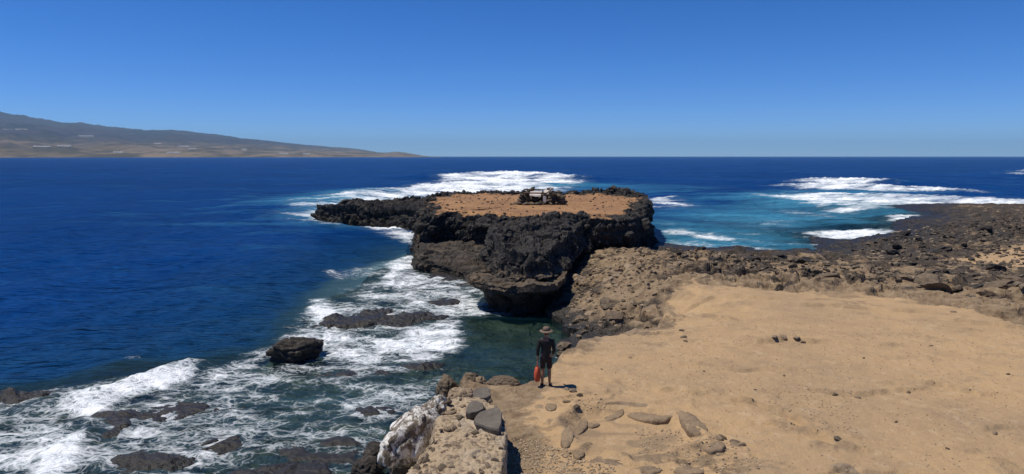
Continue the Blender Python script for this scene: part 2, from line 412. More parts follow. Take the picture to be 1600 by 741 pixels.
    lm = ss(0.0, 0.35, fbm2(x * 0.11, y * 0.11, 2, 107) + 0.22 * ss(26, 15, y))
    crust = ss(0.16, 0.0, np.abs(q - np.floor(q) - 0.06)) * lm
    flat = 0.075 * qs * lm + 0.05 * fbm2(x * 0.8, y * 0.8, 4, 111) + 0.012 * fbm2(x * 5, y * 5, 3, 113)
    scat = ss(0.42, 0.62, fbm2(x * 0.55, y * 0.75, 4, 117) * 0.9 + 0.5 * lm * 0.5) 
    flat = flat + scat * 0.16 * np.abs(fbm2(x * 3, y * 3, 3, 119))
    for li, (pl, lh) in enumerate(LEDGES):
        i = bbox_sel(x, y, pl, 2.2)
        if not len(i): continue
        xi, yi = x[i] + 0.16 * fbm2(x[i] * 2, y[i] * 2, 3, 131), y[i] + 0.22 * fbm2(x[i] * 1.5, y[i] * 1.5, 4, 133)
        d_ = seg_dist(xi, yi, pl); yl = np.interp(xi, pl[:, 0], pl[:, 1])
        br = ss(-0.45, 0.1, fbm2(x[i] * 0.9, y[i] * 0.9, 3, 140 + li))
        up = lh * np.exp(-d_ / 0.8) * ss(-0.02, 0.05, yi - yl) * br * ss(1.9, 1.2, d_)
        flat[i] = flat[i] + up; crust[i] = np.maximum(crust[i], 0.7 * ss(0.22, 0.03, d_) * br * ss(-0.3, 0.2, fbm2(x[i] * 3, y[i] * 3, 3, 151)))
    # ring hollow with a low stony berm
    rr = np.hypot((x - RING_C[0]) / RING_R[0], (y - RING_C[1]) / RING_R[1]) + 0.12 * fbm2(x * 1.6, y * 1.6, 3, 161)
    sandm = sandm * (1 - 0.62 * np.exp(-((rr - 1.05) / 0.16) ** 2) * ss(-0.35, 0.15, fbm2(x * 1.3, y * 1.3, 3, 163)))
    sandm = sandm * (1 - 0.55 * ss(0.25, 0.55, fbm2(x * .55, y * .8, 5, 165, .6)) * ss(27, 20, y) * ss(9, 4, x))
    flat = flat * ss(0.6, 1.25, rr) + 0.15 * np.exp(-((rr - 1.05) / 0.15) ** 2) - 0.10 * ss(1.0, 0.75, rr)
    h = h + rock * amp * (1 - sandm) + flat * sandm
    if not full: return h
    wet = ss(0.75, 0.15, h + 0.25 * fb)
    dark = np.clip(ss(9.0, 1.5, dG + 5.0 * fbm2(x * .12, y * .12, 3, 121)) * ss(44, 62, y + 0.25 * x) + ss(1.45, 0.5, h) * 0.85 + 0.35 * ss(0.0, -0.35, rock) + 0.42 * ss(20, 34, x) * ss(35, 45, y) + ss(7, 14, x) * ss(33, 38, y) * (0.50 + 0.9 * fbm2(x * .22, y * .3, 4, 123)) + 0.9 * A2 * ss(33, 38, y), 0, 1)
    dark = np.clip(dark - 0.6 * ss(0.02, 0.3, fbm2(x * .28, y * .4, 4, 127, .6)) * ss(0.5, 1.0, h) * ss(8, 14, x), 0, 1)
    dark = np.where(ins & (dS < 2.2) & (h > 1.2), dark * 0.5, dark)
    dark = np.maximum(dark, 0.45 * ss(40, 33, y) * ss(26, 30, y) * ss(9, 5, x))
    dark = np.where(ins, dark, 1.0)
    return h, sandm, dark, wet, np.clip(crust + scat * 0.6, 0, 1)

def hz(x, y):
    return float(ground(np.array([x], F), np.array([y], F))[0])

# ------------------------------------------------------------------ ground mesh (fan-shaped sheet, finer near the viewpoint)
NA, NR = 700, 860
az = np.radians(np.linspace(-42, 46, NA)); rr_ = np.exp(np.linspace(math.log(7.5), math.log(165), NR))
A, R = np.meshgrid(az, rr_, indexing='ij')
gxx = (R * np.sin(A)).ravel().astype(F); gyy = (R * np.cos(A)).ravel().astype(F)
gh, gs, gd, gw, gc = ground(gxx, gyy, True)
q = grid_quads(NA, NR)[:, ::-1]
keep = gh[q].max(axis=1) > -4.5
co, q2, at = compact(np.stack([gxx, gyy, gh], -1), q[keep], {'sand': gs, 'dark': gd, 'wet': gw, 'crust': gc})
gme = mesh_np('ground', co, q2, True, at)
gme.polygons.foreach_set('use_smooth', at['sand'][q2].mean(axis=1) > 0.35)
terr = link('ground', gme, MAT_TER)
tag(terr, 'tan sandy lava platform with dark rocky shore and drowned reef', None, None, 'structure')

# ------------------------------------------------------------------ sea
def chain(l, z=0): return UP(l, z)
FOAM = [  # survey polygon at sea level, edge softness (m), strength
    ([(470, 338), (490, 318), (560, 302), (640, 291), (700, 283), (690, 277), (740, 271), (800, 272), (900, 277), (905, 285), (880, 292), (860, 300), (700, 310), (600, 320), (520, 345)], 7.0, 1.15),
    ([(500, 340), (580, 336), (640, 345), (650, 370), (640, 375), (610, 365), (570, 350), (530, 345)], 2.2, 1.0),
    ([(605, 425), (618, 402), (648, 395), (655, 412), (640, 430), (600, 450)], 1.6, 1.0),
    ([(485, 505), (498, 465), (515, 460), (520, 480), (545, 485), (510, 515)], 0.8, 0.95),
    ([(600, 450), (640, 425), (720, 435), (765, 480), (770, 500), (700, 490), (620, 470)], 1.2, 0.72),
    ([(445, 528), (520, 512), (600, 525), (650, 512), (720, 505), (745, 530), (742, 570), (690, 560), (600, 558), (520, 565), (480, 540)], 0.9, 0.80),
    ([(80, 640), (100, 615), (200, 600), (290, 570), (312, 568), (308, 588), (240, 610), (160, 640), (110, 665), (85, 670)], 0.7, 1.0),
    ([(40, 741), (60, 700), (100, 670), (105, 695), (80, 760), (50, 780)], 0.5, 1.1),
    ([(-60, 690), (60, 655), (100, 660), (130, 700), (250, 640), (270, 650), (180, 741), (-60, 760)], 0.9, 0.62),
    ([(310, 580), (420, 545), (470, 530), (420, 560), (340, 600)], 0.6, 0.72),
    ([(300, 590), (420, 570), (640, 600), (660, 625), (560, 680), (420, 640), (320, 640)], 1.2, 0.40),
    ([(200, 741), (300, 660), (430, 640), (560, 700), (520, 780), (200, 800)], 1.0, 0.42),
    ([(590, 715), (600, 695), (615, 700), (612, 735)], 0.35, 1.0),
    ([(545, 760), (548, 735), (570, 735), (570, 760)], 0.3, 0.9),
    ([(1020, 325), (1022, 306), (1050, 305), (1078, 320), (1050, 327)], 4.0, 1.1),
    ([(1195, 290), (1260, 287), (1400, 290), (1520, 296), (1530, 301), (1400, 298), (1250, 294)], 6.0, 1.05),
    ([(1250, 284), (1265, 279), (1375, 280), (1380, 286), (1320, 290)], 9.0, 1.25),
    ([(1180, 303), (1250, 300), (1400, 302), (1600, 310), (1700, 316), (1600, 321), (1460, 319), (1390, 320), (1350, 331), (1310, 328), (1230, 312)], 4.0, 1.02),
    ([(1390, 340), (1420, 331), (1450, 336), (1400, 347)], 2.5, 1.0),
    ([(1275, 366), (1320, 358), (1385, 360), (1388, 372), (1330, 373), (1275, 372)], 2.0, 1.1),
    ([(1030, 358), (1060, 357), (1160, 375), (1150, 380), (1060, 368)], 1.4, 0.88),
    ([(1030, 345), (1075, 350), (1060, 354), (1030, 352)], 1.2, 0.6),
    ([(1140, 362), (1200, 364), (1200, 368), (1140, 366)], 1.0, 0.6),
    ([(1030, 372), (1100, 378), (1250, 390), (1200, 394), (1100, 390), (1030, 384)], 1.2, 0.55),
    ([(1260, 380), (1300, 384), (1305, 391), (1260, 389)], 1.0, 0.7),
    ([(1570, 272), (1600, 267), (1720, 266), (1720, 275)], 9.0, 1.0),
    ([(345, 322), (365, 318), (375, 321), (355, 324)], 3, 0.5), ([(380, 304), (405, 302), (412, 305)], 4, 0.45), ([(855, 268), (880, 266), (905, 269)], 8, 0.5),
    ([(150, 560), (240, 535), (260, 545), (200, 580)], 1.0, 0.22), ([(500, 425), (560, 410), (640, 395), (600, 430), (520, 450)], 1.4, 0.42),
    ([(745, 480), (800, 485), (815, 500), (770, 510)], 0.8, 0.55),
]
FOAM += [([(1060, 345), (1150, 335), (1300, 340), (1300, 362), (1150, 358)], 6, .47), ([(1180, 310), (1300, 330), (1380, 335), (1300, 350), (1200, 335)], 7, .52), ([(1080, 372), (1200, 372), (1260, 385), (1150, 382)], 3, .55)]
FOAM.append(([(-60, 640), (100, 600), (310, 572), (420, 548), (500, 470), (640, 400), (760, 440), (830, 490), (730, 580), (640, 640), (590, 741), (-60, 800)], 1.2, 0.50))
FOAM = [(UP(p), s_, st) for p, s_, st in FOAM]
CREST = [  # breaker crests: survey line, height, width
    ([(1255, 284), (1320, 283), (1380, 286)], 1.6, 14), ([(1195, 291), (1350, 292), (1530, 299)], 0.9, 8), ([(690, 276), (780, 274), (900, 279)], 2.2, 20), ([(480, 322), (560, 304), (700, 290), (880, 290)], 1.0, 14),
    ([(90, 640), (200, 603), (310, 570)], 0.38, 0.8), ([(1570, 270), (1720, 268)], 1.6, 14), ([(450, 525), (600, 520), (720, 505)], 0.16, 0.8), ([(1280, 362), (1385, 362)], .4, 3), ([(60, 720), (100, 675)], .3, .6)]
CREST = [(UP(p), h_, w_) for p, h_, w_ in CREST]
TURQ = [([(430, 335), (440, 312), (560, 298), (620, 300), (600, 330), (500, 345)], 14, 0.75), ([(1040, 330), (1180, 300), (1300, 296), (1420, 300), (1420, 330), (1380, 358), (1250, 362), (1100, 352)], 12, 0.72), ([(1020, 385), (1030, 340), (1250, 355), (1280, 395), (1100, 392)], 9, 0.62),
        ([(800, 292), (900, 285), (1060, 292), (1060, 300), (900, 300)], 15, 0.6), ([(330, 600), (430, 590), (620, 600), (600, 640), (430, 650)], 2, 0.35), ([(720, 480), (845, 490), (850, 570), (740, 590)], 1.2, .25)]
TURQ = [(UP(p), s_, st) for p, s_, st in TURQ]
NA, NR1, NR2 = 760, 720, 130
az = np.radians(np.linspace(-50, 50, NA))
rr_ = np.concatenate([np.exp(np.linspace(math.log(9.0), math.log(420), NR1)), np.exp(np.linspace(math.log(420), math.log(45000), NR2 + 1))[1:]])
NR = len(rr_)
A, R = np.meshgrid(az, rr_, indexing='ij')
sx = (R * np.sin(A)).ravel().astype(F); sy = (R * np.cos(A)).ravel().astype(F); sr = R.ravel().astype(F)
near = sr < 950
foam = np.zeros(sx.shape, F); turq = np.zeros(sx.shape, F); crest = np.zeros(sx.shape, F); depth = np.full(sx.shape, 9.0, F)
nx, ny, nr = sx[near], sy[near], sr[near]
bed = np.full(nx.shape, -9.0, F)
cl = nr < 170
bed[cl] = ground(nx[cl], ny[cl])
depth[near] = np.clip(-bed, -3, 9)
wsc = 0.25 * nr / 30
wxx = nx + (0.9 + nr * 0.008) * fbm2(nx * 0.5, ny * 0.25, 5, 201, .6); wyy = ny + (0.9 + nr * 0.02) * fbm2(nx * 0.4, ny * 0.4, 5, 203, .6)
FOAM = [(p, s_ * (1.9 if p[:, 1].mean() > 95 else 2.4 if p[:, 0].mean() > 8 else 1.15), st * (0.93 if p[:, 1].mean() > 95 else 1)) for p, s_, st in FOAM]
fo = np.zeros(nx.shape, F); tq = np.zeros(nx.shape, F); cr = np.zeros(nx.shape, F)
def bbox_sel(x, y, p, m): return np.where((x > p[:, 0].min() - m) & (x < p[:, 0].max() + m) & (y > p[:, 1].min() - m) & (y < p[:, 1].max() + m))[0]
for p, s_, st in FOAM:
    i = bbox_sel(wxx, wyy, p, s_ * 2)
    d = sdf(wxx[i], wyy[i], p); fo[i] = np.maximum(fo[i], st * ss(-s_ * 1.1, s_ * 0.8, d))
for p, s_, st in TURQ:
    i = bbox_sel(wxx, wyy, p, s_ * 2.5)
    d = sdf(wxx[i], wyy[i], p); tq[i] = np.maximum(tq[i], st * ss(-s_ * 1.5, s_ * 1.0, d))
for p, h_, w_ in CREST:
    i = bbox_sel(wxx, wyy, p, w_ * 4)
    d = seg_dist(wxx[i], wyy[i], p)
    cr[i] = np.maximum(cr[i], h_ * np.exp(-(d / w_) ** 2))
shore = ss(0.34, 0.05, np.abs(bed + 0.06)) * ss(0.25, -0.1, bed)
fo = np.maximum(fo, shore * (0.45 + 0.35 * fbm2(nx * 0.3, ny * 0.3, 3, 207)))
calm = ss(-1.5, 1.0, sdf(nx, ny, UP([(735, 495), (850, 495), (860, 560), (740, 590), (720, 560)])))
fo = fo * (1 - 0.85 * calm)
st_ = fbm2(nx * 0.55 / (1 + nr * .012), ny * 1.1 / (1 + nr * .012), 5, 231, .6)
fo = np.clip(fo * (0.93 + 0.75 * st_), 0, 1.35)
tq = np.clip(tq * (0.9 + 0.9 * fbm2(nx * 0.05, ny * 0.12, 4, 233)), 0, 1)
foam[near] = fo; turq[near] = tq
# waves
def waves(x, y, r):
    z = np.zeros(x.shape, F)
    rs = np.random.RandomState(3)
    for k in range(16):
        L = 1.1 * 1.33 ** k
        a_ = math.radians(205 + rs.uniform(-34, 34)); kx, ky = math.cos(a_) * 2 * math.pi / L, math.sin(a_) * 2 * math.pi / L
        ph = kx * x + ky * y + rs.uniform(0, 6.28) + 1.4 * fbm2(x / L * 0.35, y / L * 0.35, 2, 300 + k)
        amp = 0.018 * L ** 0.78 * (0.55 + 0.6 * n2(x / L * 0.22, y / L * 0.22, 340 + k))
        lim = ss(L * 75, L * 35, r)
        sn = 1 - np.sqrt(np.sin(ph * 0.5) ** 2 + .04) * 2
        z += amp * lim * (0.6 * np.sin(ph) + 0.4 * sn)
    return z
sz = np.zeros(sx.shape, F)
wz = waves(nx, ny, nr)
atten = ss(0.0, 4.0, -bed) * 0.75 + 0.25
ch = 0.10 * fbm2(nx * 1.6, ny * 1.6, 4, 221) + 0.16 * np.abs(fbm2(nx * 0.7, ny * 0.7, 3, 223))
sz[near] = wz * atten * (1 - 0.8 * calm) + cr * (0.75 + 0.5 * fbm2(nx / (1 + 0.03 * nr), ny / (1 + 0.03 * nr), 4, 227)) + np.clip(fo, 0, 1) * ch * (0.6 + nr * 0.012)
q = grid_quads(NA, NR)[:, ::-1]
bedf = np.full(sx.shape, -9.0, F); bedf[near] = bed
keep = bedf[q].min(axis=1) < 0.7
co, q2, at = compact(np.stack([sx, sy, sz], -1), q[keep], {'foam': foam, 'turq': turq, 'depth': np.clip(sz + depth, 0, 9)})

def mat_sea():
    M = NT('sea_water')
    p = M.pos
    foam = M.attr('foam'); turq = M.attr('turq'); dep = M.attr('depth')
    dist = M.node('ShaderNodeVectorMath', {0: M.scale(p, (1, 1, 0))}, operation='LENGTH').outputs['Value']
    ps = M.scale(p, (1, 1, 0.0))
    deepc = M.mix(M.ramp(M.noise(M.scale(ps, (0.6, 1, 1)), 0.02, 4), 0.35, 0.65), (0.0012, 0.031, 0.138), (0.0018, 0.043, 0.182))
    midc = (0.007, 0.036, 0.042)
    body = M.mix(M.ramp(dep, 1.2, 6.8), midc, deepc)
    body = M.mix(M.ramp(M.math('ADD', turq, M.ramp(M.noise(M.scale(ps, (0.5, 1, 1)), 0.12, 5), 0.3, 0.7, -0.25, 0.25)), 0.1, 1.0), body, (0.055, 0.25, 0.38))
    # small wind waves
    w1 = M.noise(M.scale(ps, (0.7, 1.1, 1)), 1.5, 5, 0.6); w2 = M.noise(M.scale(ps, (0.45, 1.0, 1)), 0.22, 5, 0.6); w3 = M.noise(M.scale(ps, (0.4, 1, 1)), 0.03, 5, 0.6)
    n1 = M.bump(w1, 0.6, 0.10); n2_ = M.bump(w2, 0.7, 0.45, n1); n3_ = M.bump(w3, 0.8, 1.6, n2_)
    # clear shallows show the bed
    a = M.math('SUBTRACT', 1.0, M.math('MULTIPLY', M.ramp(dep, 2.0, 4.2, 1, 0), M.math('POWER', 2.718, M.math('MULTIPLY', dep, -0.38))))
    m1 = M.bump(M.noise(M.scale(ps, (0.5, 1.3, 1)), 0.75, 5, 0.6), 1.0, 1.1); m2 = M.bump(M.noise(M.scale(ps, (0.4, 1.2, 1)), 0.13, 5, 0.62), 1.0, 5.0, m1)
    a = M.math('ADD', a, M.ramp(turq, 0.36, 0.6), True)
    dif = M.node('ShaderNodeBsdfDiffuse', {'Color': body, 'Normal': m2}).outputs[0]
    tr = M.node('ShaderNodeBsdfTransparent', {'Color': (0.62, 0.80, 0.78)}).outputs[0]
    mb = M.node('ShaderNodeMixShader', {0: a, 1: tr, 2: dif}).outputs[0]
    gl = M.node('ShaderNodeBsdfGlossy', {'Color': (1, 1, 1), 'Roughness': 0.12, 'Normal': n3_}).outputs[0]
    fr = M.node('ShaderNodeFresnel', {'IOR': 1.33, 'Normal': m2}).outputs[0]
    fr = M.math('MINIMUM', M.math('MULTIPLY', M.math('MULTIPLY', fr, 0.20), M.ramp(dep, 0.5, 5.0, 0.45, 1.0)), 0.13)
    water = M.node('ShaderNodeMixShader', {0: fr, 1: mb, 2: gl}).outputs[0]
    # foam: lacy streaks that close up into solid white
    warp = M.node('ShaderNodeTexNoise', {'Vector': ps, 'Scale': 0.9, 'Detail': 4.0}).outputs['Color']
    wv = M.node('ShaderNodeVectorMath', {0: warp, 1: (0.5, 0.5, 0.5)}, operation='SUBTRACT').outputs[0]
    wv = M.node('ShaderNodeVectorMath', {0: wv, 3: 1.6}, operation='SCALE').outputs[0]
    pw = M.node('ShaderNodeVectorMath', {0: ps, 1: wv}, operation='ADD').outputs[0]
    pst = M.scale(pw, (0.75, 1.25, 1))
    e1 = M.vor(pst, 1.5, 'DISTANCE_TO_EDGE'); e2 = M.vor(pst, 4.0, 'DISTANCE_TO_EDGE')
    lace = M.math('MAXIMUM', M.ramp(e1, 0.0, 0.22, 1, 0), M.ramp(e2, 0.0, 0.30, 0.85, 0))
    nf = M.noise(M.scale(pw, (0.6, 1.2, 1)), 1.2, 6, 0.7)
    tex = M.math('ADD', M.math('MULTIPLY', lace, 0.38), M.math('MULTIPLY', nf, 0.95))
    # far away the pattern gets larger
    nfar = M.noise(M.scale(ps, (0.05, 0.17, 1)), 1.0, 6, 0.65)
    far = M.ramp(dist, 60, 130)
    tm = M.node('ShaderNodeMix', data_type='FLOAT'); M.put(tm.inputs[0], far); M.put(tm.inputs[2], tex); M.put(tm.inputs[3], M.math('ADD', M.math('MULTIPLY', nfar, 1.5), -0.18))
    th = M.math('SUBTRACT', 1.22, M.math('MULTIPLY', foam, 0.88))
    cov = M.ramp(M.math('SUBTRACT', tm.outputs[0], th), M.ramp(far, 0, 1, -0.12, -0.18), M.ramp(far, 0, 1, 0.36, 0.42))
    cov = M.math('MULTIPLY', cov, M.ramp(foam, 0.06, 0.22))
    milk = M.math('MULTIPLY', M.ramp(foam, 0.2, 1.0, 0, 0.5), M.ramp(nf, 0.35, 0.65))
    fcol = M.mix(M.ramp(nf, 0.3, 0.6), (0.62, 0.68, 0.70), (0.86, 0.87, 0.86))
    fb_ = M.node('ShaderNodeBsdfDiffuse', {'Color': fcol, 'Normal': M.bump(tm.outputs[0], 0.6, 0.25)}).outputs[0]
    mk = M.node('ShaderNodeBsdfDiffuse', {'Color': (0.17, 0.27, 0.28)}).outputs[0]
    water = M.node('ShaderNodeMixShader', {0: milk, 1: water, 2: mk}).outputs[0]
    return M.done(M.node('ShaderNodeMixShader', {0: cov, 1: water, 2: fb_}).outputs[0])
sea = link('sea', mesh_np('sea', co, q2, True, at), mat_sea())
tag(sea, 'deep blue sea breaking in white surf on the reefs', None, None, 'structure')

# ------------------------------------------------------------------ islet (lofted cliffs, so faces can overhang)
def resample(pts, n, it=3):
    p = np.array(pts, float)
    for _ in range(it):
        nx_ = np.roll(p, -1, 0)
        p = np.stack([0.75 * p + 0.25 * nx_, 0.25 * p + 0.75 * nx_], 1).reshape(-1, 2)
    L = np.r_[0, np.cumsum(np.linalg.norm(np.roll(p, -1, 0) - p, axis=1))]
    pp = np.vstack([p, p[:1]])
    t = np.linspace(0, L[-1], n, endpoint=False)
    return np.stack([np.interp(t, L, pp[:, 0]), np.interp(t, L, pp[:, 1])], -1)

def loft(name, pts, n, profile, caprings, topfun, amp=1.0, sandfun=None, parent=None, seed=0.0, center=None, dark=1.0):
    """pts: plan rim polygon (ccw), profile [(z, offset)] from foot to rim, topfun(x,y,d)->z"""
    P = resample(pts, n)
    area = 0.5 * np.sum(P[:, 0] * np.roll(P[:, 1], -1) - np.roll(P[:, 0], -1) * P[:, 1])
    if area < 0: P = P[::-1].copy()
    tg = np.roll(P, -6, 0) - np.roll(P, 6, 0)
    nr_ = np.stack([tg[:, 1], -tg[:, 0]], -1); nr_ /= np.linalg.norm(nr_, axis=1, keepdims=True)
    cen = np.array(center) if center is not None else P.mean(0)
    prof = np.array(profile, float)
    sl = np.r_[0, np.cumsum(np.hypot(np.diff(prof[:, 0]), np.diff(prof[:, 1])))]
    step = 0.13
    tt = np.linspace(0, sl[-1], max(6, int(sl[-1] / step)))
    zs = np.interp(tt, sl, prof[:, 0]); of = np.interp(tt, sl, prof[:, 1])
    rimz = topfun(P[:, 0].astype(F), P[:, 1].astype(F), np.zeros(n, F))
    zr = zs / zs.max()
    rows = []
    for z_, o_, k in zip(zs, of, range(len(zs))):
        zz = np.where(z_ > 0, z_ / prof[-1, 0] * rimz, z_)
        rows.append(np.column_stack([P + nr_ * o_, zz]))
    for k in range(1, caprings + 1):
        s = 1 - (k / caprings) ** 1.35
        s = max(s, 0.004)
        q_ = cen + (P - cen) * s
        d_ = np.linalg.norm(P - cen, axis=1) * (1 - s)
        rows.append(np.column_stack([q_, topfun(q_[:, 0].astype(F), q_[:, 1].astype(F), d_.astype(F))]))
    V = np.stack(rows, 1)                     # n, nv, 3
    nv = V.shape[1]; co = V.reshape(-1, 3).astype(F)
    d_rim = np.concatenate([np.zeros((n, len(zs)))] + [(np.linalg.norm(P - cen, axis=1) * (1 - max(0.004, 1 - (k / caprings) ** 1.35)))[:, None] for k in range(1, caprings + 1)], 1).ravel().astype(F)
    q_ = grid_quads(n, nv, True)
    nn = vnormals(co, q_)
    sand = sandfun(co[:, 0], co[:, 1], d_rim) if sandfun else np.zeros(len(co), F)
    x, y, z = co[:, 0] + seed, co[:, 1], co[:, 2]
    wx, wy, wz_ = x + .35 * n3(x * .9, y * .9, z * .9), y + .35 * n3(x * .9 + 40, y * .9, z * .9), z + .25 * n3(x * .9, y * .9 + 40, z * .9)
    f1, f2, ida = worley3(wx * 0.62, wy * 0.62, wz_ * 0.85)
    g1, g2, idb = worley3(wx * 1.7, wy * 1.7, wz_ * 2.1)
    d = 0.50 * fbm3(x * 0.28, y * 0.28, z * 0.28, 3) + 1.0 * (ida - 0.5) * ss(0.0, 0.2, f2 - f1) - 0.35 * (1 - ss(0, 0.16, f2 - f1)) \
        + 0.30 * (idb - 0.5) * ss(0, 0.2, g2 - g1) - 0.16 * (1 - ss(0, 0.15, g2 - g1)) + 0.22 * fbm3(x * 2.2, y * 2.2, z * 2.2, 4, 0.6)
    d = d + 0.20 * n3(x * .35, y * .35, z * 2.6) * (1 - ss(0.0, 0.5, d_rim))            # lava beds
    cap = ss(0.0, 3.0, d_rim)
    d = d * amp * (1 - 0.9 * sand)
    co = co + nn * d[:, None]
    wet = ss(0.9, 0.2, co[:, 2] + 0.3 * fbm3(x, y, z, 3))
    crev = (1 - ss(0, 0.2, f2 - f1))
    dk = dark(co) if callable(dark) else np.full(len(co), dark, F)
    me = mesh_np(name, co, q_, True, {'sand': sand, 'dark': dk, 'wet': wet, 'crev': crev})
    me.polygons.foreach_set('use_smooth', sand[q_].mean(axis=1) > 0.35)
    return link(name, me, MAT_CLIFF, parent)

ISLET = [U(655, 338, 3.8), U(700, 333, 3.75), U(760, 340, 3.6), U(830, 345, 3.5), U(890, 347, 3.5), U(935, 345, 3.6), U(985, 342, 3.6),
         (12.3, 64.5), (13.6, 70.5), (15.4, 79), (16.8, 88), (15.5, 95), (10, 99.5), (0, 100.5), (-7.5, 99), (-11.2, 93), (-11.0, 84), (-9.6, 74)]
IC = (3.5, 78.0)
def islet_top(x, y, d):
    rim = 3.45 + 0.55 * ss(62, 74, y) * ss(8, 14, x) + 0.40 * ss(86, 97, y) + 0.25 * fbm2(x * .4, y * .4, 3, 401)
    ins_ = 3.85 + 0.10 * fbm2(x * .3, y * .3, 3, 403)
    t = ss(0.2, 2.4 , d + 1.2 * fbm2(x * .35, y * .35, 3, 405))
    return rim * (1 - t) + ins_ * t
def islet_sand(x, y, d):
    return ss(0.4, 3.2, d + 2.4 * fbm2(x * .4, y * .4, 5, 407, .6) - 1.4 * ss(84, 94, y) - 1.0 * ss(6, 13, x) * ss(74, 62, y))
islet = loft('islet', ISLET, 1150, [(-1.2, 1.2), (0.2, 0.5), (0.9, -0.5), (1.6, 0.0), (2.6, 0.35), (3.4, 0.15), (3.85, -0.2)], 90, islet_top, 0.85, islet_sand, None, 0.0, IC)
tag(islet, 'flat topped black lava islet with ochre sandy crown', None, None, 'structure')
# headland pushed towards the viewer, undercut by the waves
BUT = [U(783, 392, 3.1), U(800, 402, 2.9), U(830, 405, 2.8), U(868, 398, 2.9), (2.6, 46.5), (3.9, 50), (5.2, 55), (6.5, 60.5), (-0.5, 61.5), (-1.9, 57), (-1.3, 50)]
loft('headland', BUT, 520, [(-1.2, -0.9), (0.1, -1.3), (0.7, -1.25), (1.25, -0.55), (1.55, 0.6), (1.78, 0.7), (1.95, 0.3), (2.4, 0.15), (2.9, 0.0), (3.2, -0.2)], 46,
     lambda x, y, d: 2.95 + 0.55 * ss(45, 59, y) + 0.25 * fbm2(x * .5, y * .5, 3, 411) + 0.25 * ss(0, 1.5, d), 0.72, None, islet, 31.0, (1.2, 53.5), lambda co: (1 - 0.6 * np.exp(-((co[:, 2] - 1.85) / .22) ** 2) * ss(47, 44, co[:, 1])).astype(F))
LEDGE = UP([(722, 436), (738, 421), (790, 419), (850, 427), (886, 424), (884, 440), (856, 449), (812, 450), (760, 445)], 1.7)
loft('wave_cut_lip', LEDGE, 420, [(-1.2, -1.1), (0.2, -1.5), (0.8, -1.1), (1.25, -0.2), (1.5, 0.05), (1.7, -0.1)], 30,
     lambda x, y, d: 1.62 + 0.12 * fbm2(x * .8, y * .8, 3, 441), 0.40, None, islet, 11.0, None, lambda co: np.where(co[:, 2] > 1.35, 0.54, 1.0).astype(F))
TERR = [U(650, 412, 0.6), U(690, 414, 0.6), U(745, 430, 0.6), U(770, 425, 0.7), (0.0, 58), (-2, 66), (-9.0, 68), (-8.6, 61)]
loft('wave_cut_ledge', TERR, 420, [(-1.2, 0.4), (0.0, 0.1), (0.4, 0.0), (0.75, -0.2)], 40,
     lambda x, y, d: 0.62 + 0.08 * (y - 54) * 1.0 + 0.15 * fbm2(x * .4, y * .4, 3, 421), 0.42, None, islet, 57.0, None, 0.68)
SHELF = [U(503, 341, .3), U(560, 343, .3), U(620, 347, .3), U(660, 352, .5), (-8, 88), (-9, 104), (-18, 112), (-27, 110), (-29.5, 104)]
loft('low_lava_shelf', SHELF, 520, [(-1.2, 1.0), (0.0, 0.4), (0.8, 0.1), (1.6, -0.3)], 40,
     lambda x, y, d: 1.45 + 0.5 * ss(-29, -24, x) + 0.7 * ss(-20, -11, x) + 0.4 * fbm2(x * .3, y * .3, 3, 431), 0.95, None, islet, 83.0, (-18, 102))

# ------------------------------------------------------------------ far coast
RIDGE = [(-900, 176), (-300, 174), (0, 178), (60, 189), (150, 199), (300, 209), (400, 218), (480, 227), (560, 233), (600, 239), (622, 236), (640, 239), (668, 244), (700, 244.5)]
rx_ = np.array([p[0] for p in RIDGE], float); ry_ = np.array([244.5 - p[1] for p in RIDGE], float)
NAH, NRH = 520, 90
pxs = np.linspace(-700, 690, NAH)
el = np.interp(pxs, rx_, ry_) / FPX
el = np.convolve(np.pad(el, 4, 'edge'), np.ones(9) / 9, 'valid')
tanaz = (pxs - 800) / FPX
def hills_z(ta, t, e):
    r0 = 4800 + 900 * np.clip((ta + 0.73) / 0.63, 0, 1)
    return r0
Y0 = 5000 + 3000 * np.clip((pxs + 100) / 760, 0, 1)             # shore distance
Y1 = Y0 + 9000
TT = np.linspace(0, 1, NRH) ** 1.3
Yg = Y0[:, None] + (Y1 - Y0)[:, None] * TT[None]
Xg = tanaz[:, None] * Yg
zr_ = el[:, None] * Y1[:, None] * 1.0
prof = np.interp(TT, [0, 0.02, 0.12, 0.35, 0.7, 1.0], [0, 0.04, 0.14, 0.36, 0.72, 1.0])
nf_ = fbm2(Xg.ravel() / 900, Yg.ravel() / 900, 6, 501, 0.55).reshape(Xg.shape)
rg = 1 - np.abs(fbm2(Xg.ravel() / 520, Yg.ravel() / 1400, 5, 503)).reshape(Xg.shape) * 2
Zg = zr_ * prof[None] + (nf_ * 0.20 + rg * 0.10) * zr_ * np.interp(TT, [0, .05, .5, 0.9, 1], [0, .5, 1, .75, .40])[None] - 2 * (TT[None] < 1e-6)
back = TT.argmax()
co = np.stack([Xg, Yg, np.maximum(Zg, -3)], -1).reshape(-1, 3)
